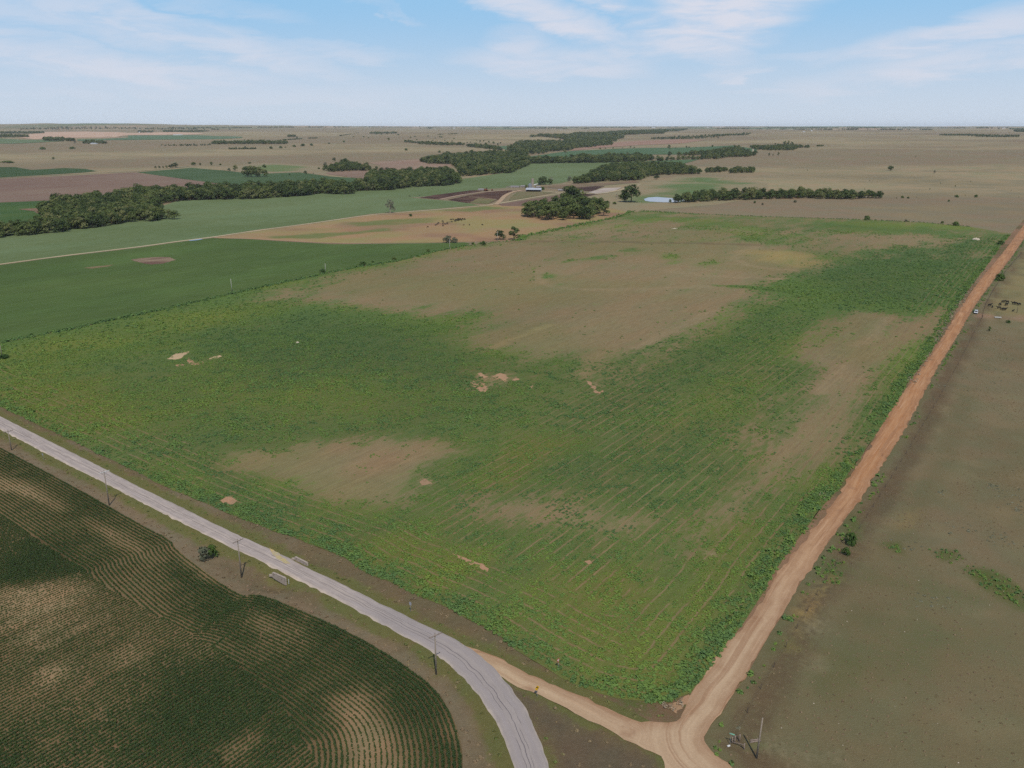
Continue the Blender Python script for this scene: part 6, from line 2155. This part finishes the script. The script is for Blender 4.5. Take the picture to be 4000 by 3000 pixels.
back = [(577, 465), (588, 464), (602, 463), (615, 475), (620, 466), (628, 472), (636, 465), (640, 474), (641, 458), (652, 470), (655, 460), (664, 458), (668, 466), (678, 458), (684, 464), (694, 459), (700, 464), (672, 470), (647, 465), (612, 480)]
for a, b in front:
    u, v = zx(a, b)
    cow(u, v, 'black cow trailing the herd on the tan paddock', 'cattle strung out behind the paddock herd', random.choice([cow_a, cow_b]), random.uniform(.9, 1.1))
for a, b in back:
    u, v = zx(a, b)
    cow(u, v, 'black cow in the packed herd on the tan paddock', 'packed cattle herd on the paddock', random.choice([cow_a, cow_b]), random.uniform(.95, 1.1))
for a, b, lab in ((738, 510, 'black cow alone right of the packed paddock herd'), (849, 510, 'rightmost black cow alone on the tan paddock')):
    u, v = zx(a, b)
    cow(u, v, lab, 'single cattle on the paddock', cow_a, 1.0)
u, v = zx(689, 511)
cow(u, v, 'small brown cow alone below the packed paddock herd', 'single cattle on the paddock', cow_c, .8)
for a, b, lab in ((220, 262, 'left black cow in the green crop beside the cattle pen'), (305, 256, 'right black cow in the green crop beside the cattle pen')):
    u, v = zx(a, b)
    cow(u, v, lab, 'cattle beside the pen', cow_a, 1.1)

# ---- white car on the verge of the dirt road
def car(u, v, rz, label):
    x, y = G(u, v)
    e = empty('parked_car', (x, y, .04), rz)
    # side profile, nose towards +x
    low = [(-2.25, .34), (2.25, .34), (2.33, .55), (2.28, .86), (1.25, 1.02), (-2.2, 1.05), (-2.33, .8)]
    cab = [(-2.05, 1.04), (1.18, 1.01), (.42, 1.62), (-.2, 1.70), (-1.55, 1.68), (-1.95, 1.5)]
    bd = MB().poly([(p, -.91, z) for p, z in low], 1.82, (0, 1, 0)).build('body', M_CARWHITE, e, .06)
    rf = MB()
    k = len(rf.co)
    n = len(cab)
    for s, in_ in ((-1, .0), (1, .0)):
        for p, z in cab:
            t = (z - 1.01) / .69
            rf.co.append((p, s * (.88 - .17 * t), z))
    rf.fs.append(tuple(range(n))); rf.fs.append(tuple(reversed(range(n, 2 * n))))
    for i in range(n):
        j = (i + 1) % n
        rf.fs.append((i, j, n + j, n + i))
    rf.build('cabin', M_CARWHITE, e, .04)
    MB().poly([(1.16, -.74, 1.06), (1.16, .74, 1.06), (.5, .62, 1.585), (.5, -.62, 1.585)], .03, (.62, 0, .78)).build('windshield', M_GLASS, e)
    MB().poly([(-2.04, -.7, 1.1), (-1.97, -.6, 1.47), (-1.97, .6, 1.47), (-2.04, .7, 1.1)], .03, (-1, 0, .1)).build('rear_window', M_GLASS, e)
    for s in (-1, 1):
        MB().poly([(-1.85, s * .885, 1.1), (.95, s * .885, 1.08), (.4, s * .775, 1.54), (-1.6, s * .765, 1.58)], .02, (0, s, 0)).build('side_window', M_GLASS, e)
        for wx in (-1.42, 1.42):
            w_ = empty('wheel', (wx, s * .82, .34))
            w_.parent = e
            MB().tube((0, -.11, 0), (0, .11, 0), .35, None, 18).build('tyre', M_TYRE, w_, .02, True)
            MB().tube((0, s * .1, 0), (0, s * .13, 0), .21, None, 14).build('rim', M_RIM, w_)
        MB().box((2.27, s * .66, .76), (.1, .36, .16)).build('headlight', M_LAMP, e, .02)
        MB().box((-2.29, s * .74, .86), (.08, .22, .26)).build('tail_light', M_REDLAMP, e, .02)
    MB().box((2.31, 0, .55), (.08, 1.1, .26)).build('grille', M_BLACK, e, .02)
    MB().box((2.3, 0, .38), (.14, 1.6, .14)).build('bumper', M_INSIDE, e, .03)
    # door on the road side standing open
    dr = MB().poly([(0, 0, .4), (-.98, 0, .4), (-.98, 0, 1.05), (0, 0, 1.02)], .07, (0, 1, 0)).build('door', M_INSIDE, e, .02)
    dr.location = (.75, -.93, .0)
    dr.rotation_euler = (0, 0, R(62))
    MB().poly([(-.05, .02, 1.07), (-.95, .02, 1.08), (-.9, .02, 1.5), (-.5, .02, 1.5)], .02, (0, 1, 0)).build('door_window', M_GLASS, dr)
    tag(e, label, 'car')


rd = np.array(G(3850, 1110)) - np.array(G(3770, 1260))
car(3812, 1224, math.atan2(rd[1], rd[0]) + math.pi, 'white car parked beside the red dirt road near the cattle')

# ---- farmstead
def gable(name, u, v, L, W, H, rise, rz, wall, roof, label, open_front=False, cat='building', doors=True):
    x, y = G(u, v)
    e = empty(name, (x, y, ground_z(x, y) - .1), rz)
    t = .2
    MB().box((0, W / 2, H / 2), (L, t, H)).build('back_wall', wall, e)
    for s in (-1, 1):
        MB().poly([(s * L / 2, -W / 2, 0), (s * L / 2, W / 2, 0), (s * L / 2, W / 2, H), (s * L / 2, 0, H + rise), (s * L / 2, -W / 2, H)], t, (-s, 0, 0)).build('end_wall', wall, e)
    if open_front:
        n = max(3, int(L / 5) + 1)
        for i in range(n):
            MB().box((-L / 2 + .4 + (L - .8) * i / (n - 1), -W / 2 + .2, H / 2), (.25, .25, H)).build('post', M_DARKWOOD, e)
        MB().box((0, -W / 2 + .12, H - .3), (L - .3, .2, .55)).build('lintel', wall, e)
        MB().box((0, W / 2 - .25, H * .45), (L - .6, .12, H * .88)).build('shade_panel', M_DARKROOM, e)  # dark panel standing in for the shade inside the open shed
    else:
        fw = MB().box((0, -W / 2, H / 2), (L, t, H)).build('front_wall', wall, e)
        if doors:
            MB().box((-L * .2, -W / 2 - .13, 1.05), (1.1, .08, 2.1)).build('door', M_DARKROOM, e)
            for k in (.08, .3):
                MB().box((L * k, -W / 2 - .13, H * .55), (1.0, .08, 1.1)).build('window', M_GLASS, e)
    ov = .5
    sl = math.hypot(W / 2 + ov, rise * (W / 2 + ov) / (W / 2))
    for s in (-1, 1):
        z0 = H - rise * ov / (W / 2)
        rp = MB().poly([(-L / 2 - ov, s * (W / 2 + ov), z0), (L / 2 + ov, s * (W / 2 + ov), z0), (L / 2 + ov, 0, H + rise), (-L / 2 - ov, 0, H + rise)], .12, (0, 0, 1)).build('roof', roof, e)
        if open_front:
            for i in range(int(L / 1.2)):
                xx = -L / 2 + .6 + i * 1.2
                MB().tube((xx, s * (W / 2 + ov), z0 + .16), (xx, 0, H + rise + .16), .05, None, 4).build('roof_rib', roof, rp)
    MB().tube((-L / 2 - ov, 0, H + rise + .12), (L / 2 + ov, 0, H + rise + .12), .12, None, 8).build('ridge_cap', roof, e)
    tag(e, label, cat)
    return e


gable('cattle_shed', 2085, 748, 24, 10, 3.3, 2.2, R(-8), M_SIDING, M_ROOF, 'open fronted cattle shed with pale metal roof at the farm', True)

for u, v, L_, W_, H_, lab in ((2012, 734, 14, 6, 2.4, 'low pale shed left of the grain bin'), (2044, 733, 8, 5, 2.6, 'small pale shed just left of the dark bin tree'), (2102, 736, 7, 5, 2.8, 'small white shed behind the right end of the cattle shed'),
                              (2190, 747, 8, 4, 2.2, 'small pale shed left of the white tank'), (1880, 745, 9, 5, 2.2, 'low pale shed left of the rusty harvester')):
    gable('farm_building', u, v, L_, W_, H_, 1.2, R(random.uniform(-15, 15)), M_CONC, M_HOUSER, lab)


def cylinder_thing(name, u, v, r, h, label, mat, cone=0.0, rings=8, cat='silo', ladder=True, domed=False):
    x, y = G(u, v)
    e = empty(name, (x, y, ground_z(x, y) - .1))
    b = MB().tube((0, 0, 0), (0, 0, h), r, None, 28).build('wall', mat, e, smooth=False)
    for i in range(rings):
        z = h * (i + .5) / rings
        MB().tube((0, 0, z - .06), (0, 0, z + .06), r + .035, None, 28, False).build('hoop', mat, b)
    if cone:
        rf = MB().tube((0, 0, h - .02), (0, 0, h + cone), r + .15, r * .12, 28).build('roof', mat, e)
        MB().tube((0, 0, h + cone), (0, 0, h + cone + .4), r * .13, None, 12).build('vent_cap', mat, rf)
    else:
        MB().tube((0, 0, h), (0, 0, h + .15), r + .08, None, 28).build('rim', mat, e)
    if ladder:
        ld = MB()
        for s in (-.2, .2):
            ld.tube((s, -r - .12, .3), (s, -r - .12, h), .03, None, 5)
        k = 0.6
        while k < h:
            ld.tube((-.2, -r - .12, k), (.2, -r - .12, k), .02, None, 4); k += .45
        ld.build('ladder', M_STEEL, e)
    tag(e, label, cat)


cylinder_thing('silo', 2080, 730, 2.3, 14.0, 'tall pale concrete silo behind the open shed', M_CONC, 0, 12)
cylinder_thing('grain_bin', 2070, 738, 3.1, 7.5, 'round metal grain bin with cone roof beside the shed', M_STEEL, 1.7, 7, 'grain bin')
cylinder_thing('feed_bin', 2081, 741, 1.5, 3.6, 'small metal feed bin right behind the open shed', M_STEEL, .9, 4, 'feed bin')
cylinder_thing('feed_bin', 2267, 748, 1.7, 2.6, 'low round bin right of the white tank', M_STEEL, .8, 3, 'feed bin', False)
# white tank trailer
x, y = G(2246, 752)
e = empty('tank_trailer', (x, y, ground_z(x, y)), R(14))
MB().tube((-4.6, 0, 2.1), (4.6, 0, 2.1), 1.35, None, 22).build('tank', M_WHITE, e, .1, True)
MB().box((0, 0, .85), (8.4, .8, .3)).build('chassis', M_DARKWOOD, e)
for sx in (-3.2, -2.1):
    for s in (-1, 1):
        MB().tube((sx, s * .75, .5), (sx, s * 1.05, .5), .5, None, 16).build('wheel', M_TYRE, e, .03, True)
MB().box((3.4, 0, .4), (.2, .8, .9)).build('landing_leg', M_STEEL, e)
tag(e, 'white tank trailer parked in the muddy farm yard', 'trailer')
# bunk silage wall and feed bunks: low pale walls
for (u0, v0), (u1, v1), h, lab in (((2078, 727), (2110, 719), 2.6, 'pale heap of bagged silage behind the silo'), ((1978, 733), (2010, 728), 1.6, 'long pale feed bunk left of the grain bin'),
                                   ((2030, 729), (2048, 726), 1.4, 'short pale feed bunk near the dark bin tree'), ((2140, 737), (2197, 741), .9, 'low pale feed bunk right of the shed')):
    a, b = np.array(G(u0, v0)), np.array(G(u1, v1))
    c = (a + b) / 2; d = b - a; ln = float(np.hypot(*d))
    e = empty('feed_bunk', (c[0], c[1], ground_z(*c)), math.atan2(d[1], d[0]))
    if h > 2:
        MB().tube((-ln / 2, 0, .9), (ln / 2, 0, .9), 1.3, 1.2, 14).build('bag', M_HOUSEW, e, .1, True)
        MB().box((-ln / 2, 0, .4), (.5, 2.8, .8)).build('end_weight', M_CONC, e)
    else:
        MB().box((0, .5, h / 2), (ln, .2, h)).build('back_wall', M_CONC, e)
        MB().box((0, -.5, h * .35), (ln, .2, h * .7)).build('front_wall', M_CONC, e)
        MB().box((0, 0, .15), (ln, .8, .25)).build('floor', M_CONC, e)
    tag(e, lab, 'feed bunk')
# rusty machine and red implement
for u, v, s, lab in ((1897, 747, 1.6, 'rusty red harvester beside the cattle pen track'), (1922, 745, .8, 'small rusty implement right of the harvester')):
    x, y = G(u, v)
    e = empty('farm_machine', (x, y, ground_z(x, y)), R(35))
    e.scale = (s, s, s)
    MB().box((0, 0, 1.5), (3.0, 1.8, 1.5)).build('body', M_RUST, e, .08)
    MB().box((1.3, 0, 2.7), (1.1, 1.5, 1.1), 0, .85).build('cab', M_DARKWOOD, e, .05)
    MB().box((2.3, 0, .5), (.9, 3.0, .6)).build('header', M_RUST, e, .05)
    MB().tube((-.9, .3, 2.2), (-1.9, 1.6, 3.2), .14, None, 8).build('auger', M_RUST, e)
    for sx, r in ((1.0, .75), (-1.1, .5)):
        for q in (-1, 1):
            MB().tube((sx, q * .9, r), (sx, q * 1.25, r), r, None, 16).build('wheel', M_TYRE, e, .03, True)
    tag(e, lab, 'farm machine')
for u, v, lab in ((2160, 747, 'left pale scrap pile in the farm yard'), (2172, 749, 'right pale scrap pile in the farm yard')):
    x, y = G(u, v)
    e = empty('scrap_pile', (x, y, ground_z(x, y)), R(20))
    for i in range(5):
        MB().box((random.uniform(-2, 2), random.uniform(-1, 1), .3), (random.uniform(1, 2.6), random.uniform(.5, 1.2), .6), random.uniform(0, 3)).build('slab', M_CONC, e, .03)
    tag(e, lab, 'scrap pile')
# far farm buildings
for u, v, L, H, wall, roof, lab in ((545, 519, 12, 8, M_HOUSEW, M_ROOF, 'tiny white barn among the far left farm trees'), (580, 520, 16, 5, M_HOUSEW, M_HOUSER, 'tiny white house right of the far left barn'),
                                    (695, 528, 60, 5, M_HOUSEW, M_ROOF, 'long white shed below the pink stubble field'), (368, 563, 30, 5, M_HOUSEW, M_ROOF, 'pale low shed in the far left tree cluster'),
                                    (1774, 502, 26, 12, M_HOUSEW, M_ROOF, 'tiny bright white building on the middle horizon'), (2553, 500, 60, 12, M_HOUSEW, M_ROOF, 'left white shed on the right horizon'),
                                    (2765, 500, 40, 10, M_HOUSEW, M_ROOF, 'middle white shed on the right horizon'), (2813, 500, 40, 9, M_HOUSEW, M_ROOF, 'right white shed on the right horizon'),
                                    (3140, 516, 20, 6, M_HOUSEW, M_ROOF, 'left pale farm building on the far right rise'), (3170, 513, 14, 8, M_HOUSEW, M_ROOF, 'right pale farm building on the far right rise'),
                                    (3920, 502, 40, 9, M_HOUSEW, M_ROOF, 'tiny white farm at the right horizon')):
    gable('farm_building', u, v, L, min(L * .6, 14), H * .7, H * .4, R(random.uniform(-20, 20)), wall, roof, lab, doors=L < 30)
# pale stone outcrop at the far corner of the field, small stone piles
def outcrop(u, v, r, h, label):
    x, y = G(u, v)
    e = empty('stone_pile', (x, y, ground_z(x, y)))
    for i in range(9):
        bm = bmesh.new()
        bmesh.ops.create_icosphere(bm, subdivisions=2, radius=1.0)
        a = random.uniform(0, 6.28); q = random.random() ** .5 * r * .6
        sx = random.uniform(.35, .6) * r
        for vtx in bm.verts:
            vtx.co *= random.uniform(.85, 1.12)
            vtx.co = Vector((vtx.co.x * sx + math.cos(a) * q, vtx.co.y * sx * .8 + math.sin(a) * q * .7, max(-.1, vtx.co.z) * h * random.uniform(.9, 1.1) * (1 - q / r * .6)))
        me = bpy.data.meshes.new('stone'); bm.to_mesh(me); bm.free()
        link('stone', me, M_ROCK, e)
    tag(e, label, 'stone pile')


outcrop(3812, 937, 3.6, 2.2, 'pale stone heap in the upper right corner of the field')
outcrop(1163, 1340, 1.0, .8, 'small white stone heap in the green weeds')
outcrop(2634, 893, 3.5, .4, 'flat pale stone patch near the far fence')
# bleached dead brush along the bank left of the dirt road
M_STALK = leaf_mat('bleached stalks', [(0.0, C(168, 148, 124)), (1.0, C(196, 178, 154))], 'INSTANCER')
stalk = [off_scene('stalk', clump_mesh('stalk', 490 + i, 22, .7, .8, .3, M_STALK, up=-.3)) for i in range(2)]
bp = []
for (u0, v0), (u1, v1), n, wd in (((3650, 1340), (3770, 1150), 170, 1.0), ((3770, 1150), (3860, 1040), 60, 1.0), ((3210, 1950), (3230, 1930), 14, .8), ((2610, 2762), (2660, 2745), 8, .9), ((3560, 1500), (3640, 1380), 30, 1.2)):
    f = RNG.random(n)
    L = np.array([G(u0 + (u1 - u0) * k, v0 + (v1 - v0) * k) for k in f])
    bp.append(L + RNG.normal(0, wd, L.shape))
q = np.concatenate(bp)
scatter('dead_brush', on_ground(q, .03), RNG.uniform(.4, 1.1, len(q)), RNG.random(len(q)), stalk, 'bleached dead brush on the bank left of the dirt road')

# ------------------------------------------------------------------ haze over the whole plain
HM, hn = new_mat('thin summer haze')
pv = hn.n('ShaderNodeVolumePrincipled')
pv.inputs['Color'].default_value = (.88, .94, 1.0, 1)
pv.inputs['Density'].default_value = HAZE
pv.inputs['Anisotropy'].default_value = -0.35
ho = hn.n('ShaderNodeOutputMaterial')
hn.put(ho.inputs['Volume'], pv.outputs[0])
bm = bmesh.new()
bmesh.ops.create_cube(bm, size=1.0)
for vtx in bm.verts:
    vtx.co = Vector((vtx.co.x * 96000, vtx.co.y * 96000, 178.0 if vtx.co.z > 0 else -6.0))
hm = bpy.data.meshes.new('haze'); bm.to_mesh(hm); bm.free()
ho_ = link('haze', hm, HM)
tag(ho_, 'thin blue summer haze softening the far distance', kind='stuff')
